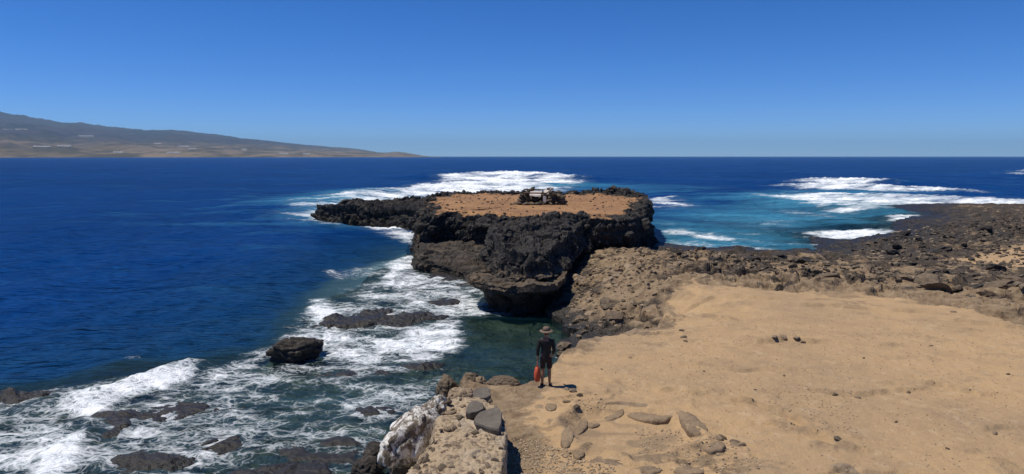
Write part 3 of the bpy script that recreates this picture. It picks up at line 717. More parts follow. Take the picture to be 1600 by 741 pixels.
def mat_hills():
    M = NT('far_hills')
    p = M.pos
    a_ = M.noise(p, 0.0016, 6, 0.6); b_ = M.noise(p, 0.006, 5, 0.6)
    c = M.mix(M.ramp(a_, 0.40, 0.60), (0.052, 0.040, 0.052), (0.028, 0.028, 0.036))  # upper slope tinted blue-purple: part of the distance haze painted into its colour
    c = M.mix(M.ramp(b_, 0.52, 0.68), c, (0.070, 0.052, 0.050))
    c = M.mix(M.ramp(M.noise(p, 0.012, 4, 0.6), 0.58, 0.66, 0, 0.8), c, (0.05, 0.045, 0.032))
    sep = M.node('ShaderNodeSeparateXYZ', {0: p}).outputs['Z']
    low = M.ramp(M.math('ADD', sep, M.ramp(b_, 0.3, 0.7, -90, 90)), 60, 230, 1, 0)
    f_ = M.noise(M.scale(p, (1, 0.35, 1)), 0.0045, 5, 0.65)
    dry = M.mix(M.ramp(f_, 0.42, 0.6), (0.075, 0.058, 0.030), (0.21, 0.150, 0.090))
    c = M.mix(low, c, dry)
    return M.done(M.bsdf(c, 0.95, None, 0.1))
hills = link('hills', mesh_np('hills', co, grid_quads(NAH, NRH)[:, ::-1], True), mat_hills())
tag(hills, 'long hazy volcanic slope running down to the sea', None, None, 'structure')
MAT_PALE = mat_plain('pale_roofing', (0.23, 0.215, 0.205), 0.7, 0.3, 0.05)
def hill_at(px, t):
    i = int(round((px + 700) / 1390 * (NAH - 1))); j = int(np.argmin(np.abs(TT - t)))
    return Xg[i, j], Yg[i, j], Zg[i, j]
SHEDS = [(15, 0.30, 170, 'leftmost and long, high on the slope'), (42, 0.29, 130, 'second from the left edge'), (112, 0.32, 70, 'small, on the upper slope'), (140, 0.32, 190, 'the longest, on the upper slope'), (70, 0.045, 140, 'low by the left shore'), (105, 0.05, 120, 'low by the shore, second from left'),
         (250, 0.20, 80, 'at mid slope left of the terrace fields'), (292, 0.17, 130, 'at mid slope beside the terrace fields'), (303, 0.145, 90, 'just below the terrace fields'), (190, 0.05, 90, 'near the shore in the middle of the slope'), (275, 0.03, 130, 'on the shoreline in the middle of the slope'), (385, 0.13, 60, 'small, on the right half of the slope'), (445, 0.06, 110, 'low on the right half of the slope'), (482, 0.05, 90, 'rightmost, low where the slope runs out')]
for px_, t_, wd, ph in SHEDS:
    X_, Y_, Z_ = hill_at(px_, t_)
    bm = bmesh.new()
    wd *= 0.9; hw_, dp, hh = wd / 2, 15, 5.5
    nb = max(2, int(wd / 26))
    for b_ in range(nb):                      # a row of barrel-roofed spans
        x0 = -hw_ + wd * b_ / nb; x1 = -hw_ + wd * (b_ + 1) / nb
        prf = [(x0, -6), (x0, hh * .6), (x0 + (x1 - x0) * .25, hh * .92), ((x0 + x1) / 2, hh), (x0 + (x1 - x0) * .75, hh * .92), (x1, hh * .6), (x1, -6)]
        f_ = [bm.verts.new((u, -dp, v)) for u, v in prf]; g_ = [bm.verts.new((u, dp, v)) for u, v in prf]
        bm.faces.new(f_); bm.faces.new(g_[::-1])
        for k in range(6): bm.faces.new((f_[k], g_[k], g_[k + 1], f_[k + 1]))
    bmesh.ops.recalc_face_normals(bm, faces=bm.faces)
    me = bpy.data.meshes.new('greenhouse'); bm.to_mesh(me); bm.free()
    o = link('greenhouse', me, MAT_PALE); o.location = (X_, Y_, Z_ + 3); o.rotation_euler = (0.42, 0, math.atan2(-X_, Y_) * 0.8)
    tag(o, 'pale greenhouse block on the far hillside, ' + ph, 'greenhouse', 'greenhouses on the far hillside')

# ------------------------------------------------------------------ rocks
def rock_mesh(name, seed, sub=3, sx_=1, sy_=1, sz_=0.7, blocky=0.5, rough=0.16):
    bm = bmesh.new()
    bmesh.ops.create_icosphere(bm, subdivisions=sub, radius=1.0)
    v = np.array([p.co for p in bm.verts], F)
    rs = np.random.RandomState(seed)
    # cut by random planes -> facets
    for k in range(11):
        n_ = rs.normal(size=3); n_ /= np.linalg.norm(n_); dd = rs.uniform(0.42, 0.8) if blocky > .7 else rs.uniform(0.55, 0.85)
        t = v @ n_ - dd
        v = v - np.where(t > 0, t, 0)[:, None] * n_[None] * blocky
    L = v / (np.linalg.norm(v, axis=1, keepdims=True) + 1e-6)
    o_ = seed * 3.7
    d = rough * fbm3(v[:, 0] * 1.7 + o_, v[:, 1] * 1.7, v[:, 2] * 1.7, 4, 0.6)
    if sub >= 3:
        f1, f2, _ = worley3(v[:, 0] * 2 + o_, v[:, 1] * 2, v[:, 2] * 2); d = d - rough * 0.6 * (1 - ss(0, 0.18, f2 - f1))
    v = (v + L * d[:, None]) * np.array([sx_, sy_, sz_], F)
    for p, c in zip(bm.verts, v): p.co = Vector([float(t) for t in c])
    me = bpy.data.meshes.new(name); bm.to_mesh(me); bm.free()
    me.polygons.foreach_set('use_smooth', np.full(len(me.polygons), sub >= 4, bool))
    return me
def put(name, me, mat, loc, s, rot=(0, 0, 0), label=None, cat='rock', group=None, parent=None):
    o = link(name, me, None, parent)
    if not me.materials: me.materials.append(mat)
    if me.materials[0] != mat: 
        o.material_slots[0].link = 'OBJECT'; o.material_slots[0].material = mat
    o.location = loc; o.scale = (s, s, s) if isinstance(s, (int, float)) else s; o.rotation_euler = rot
    if parent is None: tag(o, label, cat, group)
    return o

# the lone rock in the surf
bx_, by_ = U(458, 562)
put('surf_rock', rock_mesh('surf_rock', 11, 5, 1.35, 1.0, 1.0, 0.7, 0.30), MAT_BASALT, (bx_, by_ + 0.5, 0.16), (1.12, 1.0, 0.84), (0, 0, 0.3), 'rounded black rock standing alone in the white surf')
VAR = [rock_mesh('lava_boulder', 100 + i, 3, random.uniform(.9, 1.35), random.uniform(.8, 1.1), random.uniform(.4, .62), 1.0, .16) for i in range(12)]
ORD = 'first second third fourth fifth sixth seventh eighth ninth tenth eleventh twelfth thirteenth fourteenth fifteenth sixteenth seventeenth eighteenth nineteenth twentieth'.split()
def ordinal(i):
    if i < 20: return ORD[i]
    t = ['twenty', 'thirty', 'forty'][(i + 1) // 10 - 2]
    return t + '-' + ORD[(i + 1) % 10 - 1] if (i + 1) % 10 else t[:-1] + 'ieth'
def number(objs, tail='from the left'):
    objs.sort(key=lambda o: o.matrix_basis.translation.x / o.matrix_basis.translation.y)
    for i, o in enumerate(objs):
        lab = o['label']
        o['label'] = lab + ', ' + ('leftmost' if i == 0 else 'rightmost' if i == len(objs) - 1 else ordinal(i) + ' ' + tail)
def scatter(n, region, size, mat, label, group, yok=None, sink=0.25, zmin=0.15, zmax=9, flatk=1.0, zf=None):
    poly = np.array(region); lo, hi = poly.min(0), poly.max(0); made = 0; tries = 0
    cand = np.random.RandomState(n + int(abs(lo[0]) * 10)).uniform(lo, hi, (n * 30, 2)).astype(F)
    cand = cand[inside(cand[:, 0], cand[:, 1], poly)]
    hh, sm_, *_ = ground(cand[:, 0], cand[:, 1], True)
    out = []
    for (x, y), h, sm in zip(cand, hh, sm_):
        if made >= n: break
        if h < zmin or h > zmax or sm > 0.4: continue
        s = size * random.choice([.5, .6, .7, .8, 1, 1.3])
        o = put('lava_boulder', VAR[random.randrange(12)], mat, (float(x), float(y), float(h) + s * (0.5 - sink) * .6), (s, s, s * flatk), (random.uniform(-.3, .3), random.uniform(-.3, .3), random.uniform(0, 6.3)), label, 'rock', group)
        made += 1; out.append(o)
    number(out)
scatter(18, UP([(1030, 384), (1250, 394), (1340, 420), (1330, 450), (1150, 440), (1050, 430)], 1.2), 0.62, MAT_BASALT, 'dark boulder between the lagoon and the sand', 'boulders along the lagoon shore')
scatter(14, UP([(1030, 400), (1250, 405), (1400, 440), (1400, 465), (1150, 440), (1050, 435)], 1.6), 0.55, MAT_BROWN, 'brown boulder on the rocks edging the sand', 'brown boulders edging the sand')
scatter(20, UP([(1330, 380), (1400, 345), (1600, 330), (1600, 350), (1480, 400), (1600, 440), (1600, 480), (1400, 465)], 1.2), 0.85, MAT_BASALT, 'dark boulder on the broad rocky point', 'boulders on the right hand point')
scatter(14, UP([(1400, 400), (1600, 410), (1600, 480), (1420, 465)], 1.9), 0.7, MAT_BROWN, 'brown boulder below the distant sand patch', 'brown boulders at right')
scatter(14, UP([(905, 400), (985, 385), (1020, 440), (985, 470), (900, 470)], 1.8), 0.55, MAT_TAN, 'tan boulder on the neck towards the islet', 'boulders on the rocky neck')
scatter(12, [(1.5, 30), (6.5, 31), (6, 37), (2.0, 38)], 0.45, MAT_BROWN, 'brown boulder in the gully beyond the person', 'boulders in the gully', zmin=-.2)
# islet rim blocks
IP = resample(ISLET, 64); far_blocks = []
for i, (x, y) in enumerate(IP):
    dvec = np.array(IC) - np.array([x, y]); dvec /= np.linalg.norm(dvec)
    k = random.uniform(0.2, 1.7); s = random.uniform(.3, .6)
    if y < 84: continue
    xx, yy = x + dvec[0] * k, y + dvec[1] * k
    z = float(islet_top(np.array([xx], F), np.array([yy], F), np.array([k], F))[0])
    far_blocks.append(put('lava_boulder', VAR[i % 12], MAT_BASALT, (xx, yy, z + 0.05), (s, s, s * .8), (random.uniform(-.3, .3), random.uniform(-.3, .3), random.uniform(0, 6.3)),
        'black lava block on the far rim of the islet', 'rock', 'blocks on the far islet rim'))
number(far_blocks)

# ------------------------------------------------------------------ stone shelter on the islet
SX, SY = U(846, 319, 3.9)
shel = link('stone_shelter', None); shel.location = (SX, SY, 3.86)
tag(shel, 'tumbledown dry stone shelter with pale sheet and timbers on the islet', 'shelter')
SV = [rock_mesh('stone', 300 + i, 2, 1.2, .9, .75, .8, .12) for i in range(8)]
def stone(x, y, z, s, mat, par): 
    return put('stone', SV[random.randrange(8)], mat, (x, y, z), (s, s * .9, s * .8), (random.uniform(-.4, .4), random.uniform(-.4, .4), random.uniform(0, 6.3)), parent=par)
def dry_wall(x0, y0, x1, y1, h0, h1, par, t=0.28):
    L = math.hypot(x1 - x0, y1 - y0); n = max(2, int(L / 0.36)); 
    for k in range(n + 1):
        f = k / n; H = h0 + (h1 - h0) * f; z = 0.12; 
        while z < H:
            stone(x0 + (x1 - x0) * f + random.uniform(-.08, .08), y0 + (y1 - y0) * f + random.uniform(-t, t) * .5, z, random.uniform(.24, .42), random.choice([MAT_BROWN, MAT_BASALT, MAT_BROWN]), par)
            z += random.uniform(.24, .34)
dry_wall(-2.2, -0.3, -1.9, 1.6, 1.15, 1.3, shel); dry_wall(-1.9, 1.7, 0.4, 1.9, 1.45, 1.25, shel); dry_wall(0.3, 0.2, 0.5, 1.7, 1.15, 1.3, shel)
dry_wall(0.9, -0.2, 2.2, 0.2, 1.5, 0.9, shel); dry_wall(0.9, 1.2, 2.3, 1.4, 1.75, 1.1, shel); dry_wall(2.2, 0.1, 2.4, 1.3, .8, 1.0, shel); dry_wall(-1.6, -.35, 0.2, -.3, .32, .3, shel)
def bar(name, a, b, r, mat, parent, n=8, r2=None):
    a, b = Vector(a), Vector(b); d = b - a; q_ = d.to_track_quat('Z', 'Y'); r2 = r if r2 is None else r2
    bm = bmesh.new(); ring = []
    K = 6
    for k in range(K + 1):
        f = k / K; rr = (r + (r2 - r) * f); c = a + d * f
        ring.append([bm.verts.new(c + q_ @ Vector((rr * (1 + .12 * math.sin(3 * t + k)) * math.cos(2 * math.pi * t / n), rr * math.sin(2 * math.pi * t / n), 0))) for t in range(n)])
    for k in range(K):
        for t in range(n): bm.faces.new((ring[k][t], ring[k][(t + 1) % n], ring[k + 1][(t + 1) % n], ring[k + 1][t]))
    bm.faces.new(ring[0][::-1]); bm.faces.new(ring[-1])
    me = bpy.data.meshes.new(name); bm.to_mesh(me); bm.free()
    me.polygons.foreach_set('use_smooth', np.ones(len(me.polygons), bool))
    return link(name, me, mat, parent)
MAT_WOOD = mat_plain('driftwood', (0.10, 0.065, 0.04), 0.85, .4, 6)
MAT_SHEET = mat_plain('weathered_sheet', (0.50, 0.43, 0.37), 0.8, .2, 3)
bar('timber', (-2.0, -0.2, 1.25), (0.5, 0.0, 1.2), .07, MAT_WOOD, shel); bar('timber', (-1.9, 1.4, 1.55), (0.9, 1.3, 1.5), .07, MAT_WOOD, shel); bar('timber', (0.3, .1, 1.0), (1.3, .4, 1.75), .07, MAT_WOOD, shel)
def sheet(name, cs, mat, parent, th=0.04, sag=0.08, n=10):
    bm = bmesh.new(); g = []
    c = [Vector(v) for v in cs]
    for lay in (0, -th):
        rows = []
        for i in range(n + 1):
            row = []
            for j in range(n + 1):
                u, v = i / n, j / n
                p = c[0].lerp(c[1], u).lerp(c[3].lerp(c[2], u), v)
                p.z += lay - sag * math.sin(math.pi * u) * math.sin(math.pi * v) + .02 * math.sin(9 * u + 5 * v)
                row.append(bm.verts.new(p))
            rows.append(row)
        g.append(rows)
    for i in range(n):
        for j in range(n):
            bm.faces.new((g[0][i][j], g[0][i + 1][j], g[0][i + 1][j + 1], g[0][i][j + 1])); bm.faces.new((g[1][i][j], g[1][i][j + 1], g[1][i + 1][j + 1], g[1][i + 1][j]))
    for i in range(n):
        bm.faces.new((g[0][i][0], g[1][i][0], g[1][i + 1][0], g[0][i + 1][0])); bm.faces.new((g[0][i][n], g[0][i + 1][n], g[1][i + 1][n], g[1][i][n]))
        bm.faces.new((g[0][0][i], g[0][0][i + 1], g[1][0][i + 1], g[1][0][i])); bm.faces.new((g[0][n][i], g[1][n][i], g[1][n][i + 1], g[0][n][i + 1]))
    bmesh.ops.recalc_face_normals(bm, faces=bm.faces)
    me = bpy.data.meshes.new(name); bm.to_mesh(me); bm.free()
    return link(name, me, mat, parent)
sheet('roof_sheet', [(-1.3, -.35, 0.95), (-0.1, -.25, 0.85), (0.1, 1.0, 1.42), (-1.2, 1.1, 1.35)], MAT_SHEET, shel)
sheet('roof_sheet', [(0.25, 0.0, 0.9), (0.95, .1, 1.25), (1.1, 1.2, 1.7), (0.3, 1.2, 1.5)], MAT_SHEET, shel)
for k in range(46):
    cx, hh = random.choice([(-1.6, 1.2), (-0.7, .9), (1.5, 1.5), (1.8, 1.0)]); rr = abs(random.gauss(0, .45)); t = random.uniform(0, 6.3)
    stone(cx + rr * math.cos(t), .7 + rr * math.sin(t) * 1.2, max(.15, hh * (1 - rr / 1.1)) * random.uniform(.6, 1.05), random.uniform(.25, .48), random.choice([MAT_BROWN, MAT_BASALT, MAT_BROWN]), shel)
sheet('door_board', [(0.15, -.42, 0.35), (0.5, -.40, 0.3), (0.5, -.25, 0.9), (0.15, -.27, 0.95)], MAT_SHEET, shel, .04, 0)
for (x, y, z, s) in ((-1.15, 1.4, 1.5, .40), (-0.9, 1.4, 1.68, .26), (-1.4, 1.5, 1.5, .3), (2.5, .4, .15, .3), (-2.35, -.4, .15, .28), (1.6, -.5, .15, .28)): stone(x, y, z, s, MAT_BROWN, shel)

# ------------------------------------------------------------------ ring of stones in the sand
ring = link('stone_ring', None); ring.location = (RING_C[0], RING_C[1], hz(*RING_C))
tag(ring, 'low ring of flat half buried stones around a sandy hollow', 'stone ring')
RS = [[(928, 641), (955, 630), (976, 632), (974, 645), (940, 653)], [(974, 634), (1000, 634), (1045, 640), (1060, 648), (1032, 657), (1000, 651), (976, 643)], [(1056, 645), (1082, 652), (1102, 668), (1109, 683), (1082, 684), (1068, 668)],
      [(890, 656), (915, 650), (920, 662), (902, 676), (890, 673)], [(878, 686), (893, 678), (897, 700), (886, 712), (876, 706)], [(893, 714), (908, 706), (916, 718), (902, 726)], [(915, 723), (937, 712), (967, 722), (978, 733), (942, 740)], [(1048, 737), (1080, 728), (1108, 742), (1062, 752)],
      [(1092, 692), (1127, 690), (1138, 706), (1102, 714)], [(1112, 684), (1126, 680), (1132, 688), (1118, 690)], [(1138, 694), (1152, 692), (1158, 701), (1143, 702)], [(985, 738), (1020, 732), (1040, 742), (1000, 752)], [(850, 640), (868, 636), (872, 646), (856, 650)], [(915, 655), (935, 652), (938, 660), (920, 664)]]
for i, pl in enumerate(RS):
    P = resample([U(a_, b_, 2.1) for a_, b_ in pl], 48, 1); cen = P.mean(0); P = P - cen
    if np.sum(P[:, 0] * np.roll(P[:, 1], -1) - np.roll(P[:, 0], -1) * P[:, 1]) < 0: P = P[::-1].copy()
    th = random.uniform(.09, .15); rows = [np.column_stack([P * k, np.full(48, z_)]) for z_, k in ((-.2, 1.0), (0, 1.03), (th * .55, 1.02), (th * .92, .97), (th, .92), (th * 1.03, .5), (th * 1.04, .25), (th * 1.05, .01))]
    co = np.stack(rows, 1).reshape(-1, 3).astype(F); d = .07 * fbm3(co[:, 0] * 3 + i * 7, co[:, 1] * 3, co[:, 2] * 3, 4, .6) + .03 * fbm3(co[:, 0] * 11, co[:, 1] * 11 + i, co[:, 2] * 11, 3)
    co[:, 2] += d; co[:, :2] *= (1 + d[:, None] * 1.4)
    o = link('stone', mesh_np('stone', co, grid_quads(48, 8, True), True), MAT_RING, ring)
    o.location = (cen[0] - RING_C[0], cen[1] - RING_C[1], hz(*cen) - ring.location.z - .09); o.rotation_euler = (random.uniform(-.08, .08), random.uniform(-.08, .08), 0)

# ------------------------------------------------------------------ ruined rubble wall at the bottom, two slabs on it, stained boulder beside it
WZ = 3.0
WP = [U(770, 790, WZ), U(788, 690, WZ), U(791, 650, WZ), U(770, 628, WZ), U(715, 618, WZ), U(697, 632, WZ), U(690, 655, WZ), U(672, 690, WZ), U(640, 741, WZ), U(615, 800, WZ)]
def mat_rubble():
    M = NT('rubble_mortar')
    p = M.obj
    v = M.vor(p, 13.0, 'F1', 'Color'); d_ = M.vor(p, 13.0, 'F1'); n_ = M.noise(p, 11, 6, .75); b_ = M.noise(p, 1.2, 4, .6)
    c = M.mix(M.ramp(n_, .3, .7), (0.29, 0.21, 0.13), (0.47, 0.36, 0.23))
    sep = M.node('ShaderNodeSeparateColor', {0: v}).outputs[0]
    c = M.mix(M.ramp(sep, .78, .82, 0, .75), c, (0.15, 0.11, 0.075))
    c = M.mix(M.ramp(b_, .55, .7, 0, .5), c, (0.46, 0.40, 0.32))
    h = M.math('ADD', M.ramp(d_, 0, .6, .5, 0), M.math('MULTIPLY', n_, 1.0))
    return M.done(M.bsdf(c, .92, M.bump(h, .8, .05), .2))
MAT_RUB = mat_rubble()
def wall_body():
    n = 360; P = resample(WP, n, 2)
    area = 0.5 * np.sum(P[:, 0] * np.roll(P[:, 1], -1) - np.roll(P[:, 0], -1) * P[:, 1])
    if area < 0: P = P[::-1].copy()
    tg = np.roll(P, -3, 0) - np.roll(P, 3, 0); nr_ = np.stack([tg[:, 1], -tg[:, 0]], -1); nr_ /= np.linalg.norm(nr_, axis=1, keepdims=True)
    cen = P.mean(0); rows = []
    left = ss(0.2, -0.6, nr_[:, 0])
    for z_ in np.linspace(0.4, WZ, 34):
        rows.append(np.column_stack([P + nr_ * (0.02 + 0.30 * (WZ - z_) * left)[:, None], np.full(n, z_)]))
    for k in range(1, 46):
        s = max(.005, 1 - (k / 45)); q_ = cen + (P - cen) * s
        rows.append(np.column_stack([q_, np.full(n, WZ) + 0.05 * (1 - s)]))
    V = np.stack(rows, 1); nv = V.shape[1]; co = V.reshape(-1, 3).astype(F); q_ = grid_quads(n, nv, True); nn = vnormals(co, q_)
    x, y, z = co.T
    f1, f2, ida = worley3(x * 3.2, y * 3.2, z * 3.2); g1, g2, idb = worley3(x * 8, y * 8, z * 8)
    d = 0.13 * fbm3(x * 1.1, y * 1.1, z * 1.1, 4) + 0.05 * (ida - .4) * ss(0, .25, f2 - f1) + .04 * (idb - .4) * ss(0, .15, g2 - g1) + .03 * fbm3(x * 7, y * 7, z * 7, 3)
    return mesh_np('wall_core', co + nn * d[:, None], q_, True)
wx0, wy0 = np.mean(WP, 0)
wall = link('rubble_wall', None); wall.location = (wx0, wy0, 2.0); tag(wall, 'broken end of a thick tan rubble wall above the water', 'wall')
core = link('wall_core', wall_body(), MAT_RUB, wall); core.location = (-wx0, -wy0, -2.0)
PV = [rock_mesh('stone', 500 + i, 2, 1.1, .9, .7, .8, .1) for i in range(6)]
for i in range(120):
    f = random.random(); px_ = random.uniform(640, 785); py_ = random.uniform(625, 760)
    x, y = U(px_, py_, WZ)
    if not inside(np.array([x], F), np.array([y], F), np.array(WP, F))[0]: continue
    s = random.choice([.05, .06, .07, .09, .12])
    put('stone', PV[i % 6], random.choice([MAT_TAN, MAT_TAN, MAT_BROWN, MAT_TAN]), (x - wx0, y - wy0, WZ - 2 + .03), s, (random.uniform(-.4, .4), random.uniform(-.4, .4), random.uniform(0, 6)), parent=wall)

def slab(name, pts, z0, th, mat, label, tilt=(0, 0), cat='stone', jit=.015):
    P = resample(pts, 60, 1); cen = P.mean(0); P = P - cen
    area = np.sum(P[:, 0] * np.roll(P[:, 1], -1) - np.roll(P[:, 0], -1) * P[:, 1])
    if area < 0: P = P[::-1].copy()
    rows = []
    for z_, s in ((0, .9), (th * .3, .98), (th * .75, 1.0), (th * .95, .965), (th, .92), (th, .6), (th, .3), (th, .01)): rows.append(np.column_stack([P * s, np.full(60, z_)]))
    co = np.stack(rows, 1).reshape(-1, 3).astype(F); q_ = grid_quads(60, 8, True)
    d = jit * 2 * fbm3(co[:, 0] * 4 + z0 * 9, co[:, 1] * 4, co[:, 2] * 4, 3); co[:, 2] += d; co[:, :2] *= (1 + d[:, None] * 1.5)
    me = mesh_np(name, co, q_, False)
    o = link(name, me, mat); o.location = (cen[0], cen[1], z0); o.rotation_euler = (tilt[0], tilt[1], 0)
    return tag(o, label, cat)
slab('flat_stone', [U(735, 655, 3.2), U(755, 641, 3.2), U(786, 638, 3.2), U(783, 668, 3.2), U(770, 666, 3.2)], WZ + .0, .20, MAT_GREY, 'large flat grey slab on the corner of the rubble wall', (.10, -.04))
slab('flat_stone', [U(727, 645, 3.2), U(729, 632, 3.2), U(742, 626, 3.2), U(757, 632, 3.2), U(754, 640, 3.2)], WZ + .02, .2, MAT_GREY, 'smaller grey stone behind the slab on the rubble wall', (.12, .05))
slab('flat_stone', [U(738, 622, 2.9), U(740, 610, 2.9), U(765, 607, 2.9), U(768, 622, 2.9)], 2.72, .22, MAT_GREY, 'grey stone at the far end of the rubble wall', (.08, .02))
# stained boulders falling to the water
def big(name, px_, py_, z, s, mat, seed, label, rot=(0, 0, 0), blk=.65):
    x, y = U(px_, py_, z)
    put(name, rock_mesh(name, seed, 5, 1, 1, 1, blk, .16), mat, (x, y, z), s, rot, label)
big('boulder', 655, 684, 1.95, (.70, 1.55, 1.0), MAT_LIME, 21, 'big white streaked boulder leaning on the rubble wall above the water', (0.1, -.25, -.45), .8)
big('boulder', 676, 645, 2.3, (.45, .7, .5), MAT_LIME, 22, 'smaller white streaked boulder at the far left of the rubble wall', (0, -.2, -.3))
big('boulder', 640, 722, 1.35, (.55, .6, .5), MAT_BROWN, 23, 'brown boulder at the foot of the white streaked one')
big('boulder', 700, 608, 1.6, (.42, .5, .5), MAT_BROWN, 24, 'brown pitted boulder at the water corner of the platform')
big('boulder', 718, 622, 2.35, (.42, .4, .4), MAT_TAN, 29, 'tan pitted boulder just behind the end of the rubble wall')
big('boulder', 735, 600, 1.75, (.42, .42, .35), MAT_BROWN, 25, 'brown boulder behind the grey stone at the water edge')
big('boulder', 785, 600, 1.92, (.62, .42, .25), MAT_BROWN, 26, 'low brown boulder on the edge left of the standing person')
big('boulder', 590, 712, .25, (.55, .5, .42), MAT_BASALT, 27, 'dark wet boulder in the water below the white streaked one')
big('boulder', 572, 735, .2, (.5, .45, .4), MAT_BASALT, 28, 'dark wet boulder in the water at the bottom edge')
big('boulder', 1310, 745, 1.9, (.55, .4, .28), MAT_TAN, 30, 'tan rock breaking through the sand at the bottom edge')
big('boulder', 750, 597, 1.8, (.3, .3, .25), MAT_TAN, 32, 'tan boulder second from the corner along the water edge')
# small loose stones on the sand
GV = [rock_mesh('loose_stone', 600 + i, 2, 1.2, .9, .55, .8, .12) for i in range(6)]
LS = [(1210, 533, .12), (1225, 530, .16), (1245, 532, .14), (1255, 535, .1), (1065, 518, .1), (1068, 528, .12), (1072, 534, .1), (905, 622, .1), (885, 615, .09), (895, 618, .12), (1305, 615, .09), (1340, 620, .08), (1490, 490, .12), (1555, 677, .09), (1308, 694, .1), (1225, 588, .06), (1420, 612, .07), (1128, 686, .1), (1148, 694, .12), (1160, 698, .1), (885, 633, .12), (900, 648, .14), (1575, 585, .06), (1400, 660, .05), (1480, 700, .05), (1350, 560, .05), (1180, 610, .05), (1100, 580, .05), (985, 560, .06), (940, 580, .05), (1455, 540, .06)]
loose = []
for i, (px_, py_, s) in enumerate(LS):
    x, y = U(px_, py_, 2.05)
    loose.append(put('loose_stone', GV[i % 6], random.choice([MAT_BROWN, MAT_TAN]), (x, y, hz(x, y) + s * .25), s * 1.1, (0, 0, random.uniform(0, 6)), 'small loose stone lying on the open sand', 'stone', 'loose stones on the sand'))
number(loose)
# rubble beside the wall: nobody could count it
def rubble():
    vs_, fs_ = [], []; base = rock_mesh('rubble_tmp', 701, 1, 1.1, .9, .7, .8, .1)
    bv = np.array([v.co for v in base.vertices], F); bf = np.array([p.vertices[:] for p in base.polygons])
    polys = [(UP([(800, 741), (803, 690), (840, 690), (880, 712), (960, 741), (960, 790), (800, 790)], 2.05), 1700, (.010, .045)), (UP([(990, 660), (1060, 665), (1090, 690), (1060, 720), (1000, 715)], 2.05), 160, (.012, .04)),
             (UP([(1080, 690), (1160, 690), (1200, 741), (1050, 760)], 2.05), 160, (.015, .05)), (UP([(885, 610), (905, 600), (960, 640), (890, 660)], 2.05), 90, (.012, .04)),
             (UP([(900, 560), (1040, 500), (1300, 490), (1600, 520), (1600, 741), (1120, 741), (1100, 640), (940, 600)], 2.05), 2200, (.008, .034)), (UP([(1180, 600), (1330, 610), (1340, 690), (1230, 680)], 2.05), 260, (.01, .035))]
    pts = []
    for pl, n_, (s0, s1) in polys:
        c = np.random.RandomState(n_).uniform(pl.min(0), pl.max(0), (n_ * 3, 2)).astype(F); c = c[inside(c[:, 0], c[:, 1], pl)][:n_]
        for p in c: pts.append((p[0], p[1], random.uniform(s0, s1)))
    pts = np.array(pts, F); hh = ground(pts[:, 0], pts[:, 1])
    for k, ((x, y, s), h) in enumerate(zip(pts, hh)):
        a_ = random.uniform(0, 6.3); ca, sa = math.cos(a_), math.sin(a_)
        v = bv * s; v = np.stack([v[:, 0] * ca - v[:, 1] * sa + x, v[:, 0] * sa + v[:, 1] * ca + y, v[:, 2] + h + s * .2], -1)
        vs_.append(v); fs_.append(bf + k * len(bv))
    bpy.data.meshes.remove(base)
    return mesh_np('gravel', np.concatenate(vs_), np.concatenate(fs_), False)
M_ = NT('gravel'); rp = M_.node('ShaderNodeNewGeometry').outputs['Random Per Island']
c_ = M_.mix(rp, (0.19, 0.14, 0.09), (0.42, 0.32, 0.21)); MAT_GRAVEL = M_.done(M_.bsdf(c_, .9, None, .2))
def shore_rubble(name, regs, zfun=None):
    vs_, fs_ = [], []; k = 0
    bases = [rock_mesh('tmp', 710 + i, 1, 1.2, .9, .6, .9, .1) for i in range(5)]
    bvs = [np.array([v.co for v in b.vertices], F) for b in bases]; bf = np.array([p.vertices[:] for p in bases[0].polygons])
    for pl, n_, s0, s1 in regs:
        rs = np.random.RandomState(n_); c = rs.uniform(pl.min(0), pl.max(0), (n_ * 3, 2)).astype(F); c = c[inside(c[:, 0], c[:, 1], pl)][:n_]
        h, sm = zfun(c) if zfun else ground(c[:, 0], c[:, 1], True)[:2]
        for (x, y), hh, m in zip(c, h, sm):
            if hh < .1 or m > .75: continue
            s_ = s0 + (s1 - s0) * rs.uniform() ** 3; v = bvs[k % 5] * s_; a_ = rs.uniform(0, 6.3); ca, sa = math.cos(a_), math.sin(a_)
            vs_.append(np.stack([v[:, 0] * ca - v[:, 1] * sa + x, v[:, 0] * sa + v[:, 1] * ca + y, v[:, 2] + hh + s_ * .15], -1)); fs_.append(bf + k * len(v)); k += 1
    for b in bases: bpy.data.meshes.remove(b)
    return mesh_np(name, np.concatenate(vs_), np.concatenate(fs_), False)
def mat_rubble_mix(name, a, b, c):
    M_ = NT(name); rp = M_.node('ShaderNodeNewGeometry').outputs['Random Per Island']
    c_ = M_.mix(M_.ramp(rp, 0, .6), a, b); c_ = M_.mix(M_.ramp(rp, .6, 1), c_, c); c_ = M_.mix(M_.ramp(M_.noise(M_.pos, 7, 4, .7), .4, .7, 0, .6), c_, tuple(t * .5 for t in b))
    return M_.done(M_.bsdf(c_, .9, None, .2))
tag(link('shore_rubble', shore_rubble('shore_rubble', [(UP([(1030, 386), (1250, 396), (1400, 430), (1420, 470), (1240, 455), (1060, 440)], 1.4), 2000, .06, .28),
    (UP([(1300, 395), (1400, 345), (1600, 330), (1640, 400), (1640, 510), (1420, 470)], 1.4), 2900, .08, .36)]), mat_rubble_mix('shore_rubble', (0.035, 0.028, 0.022), (0.12, 0.094, 0.067), (0.30, 0.23, 0.15))), 'broken dark and tan rubble strewn over the rocky shore', None, None, 'stuff')
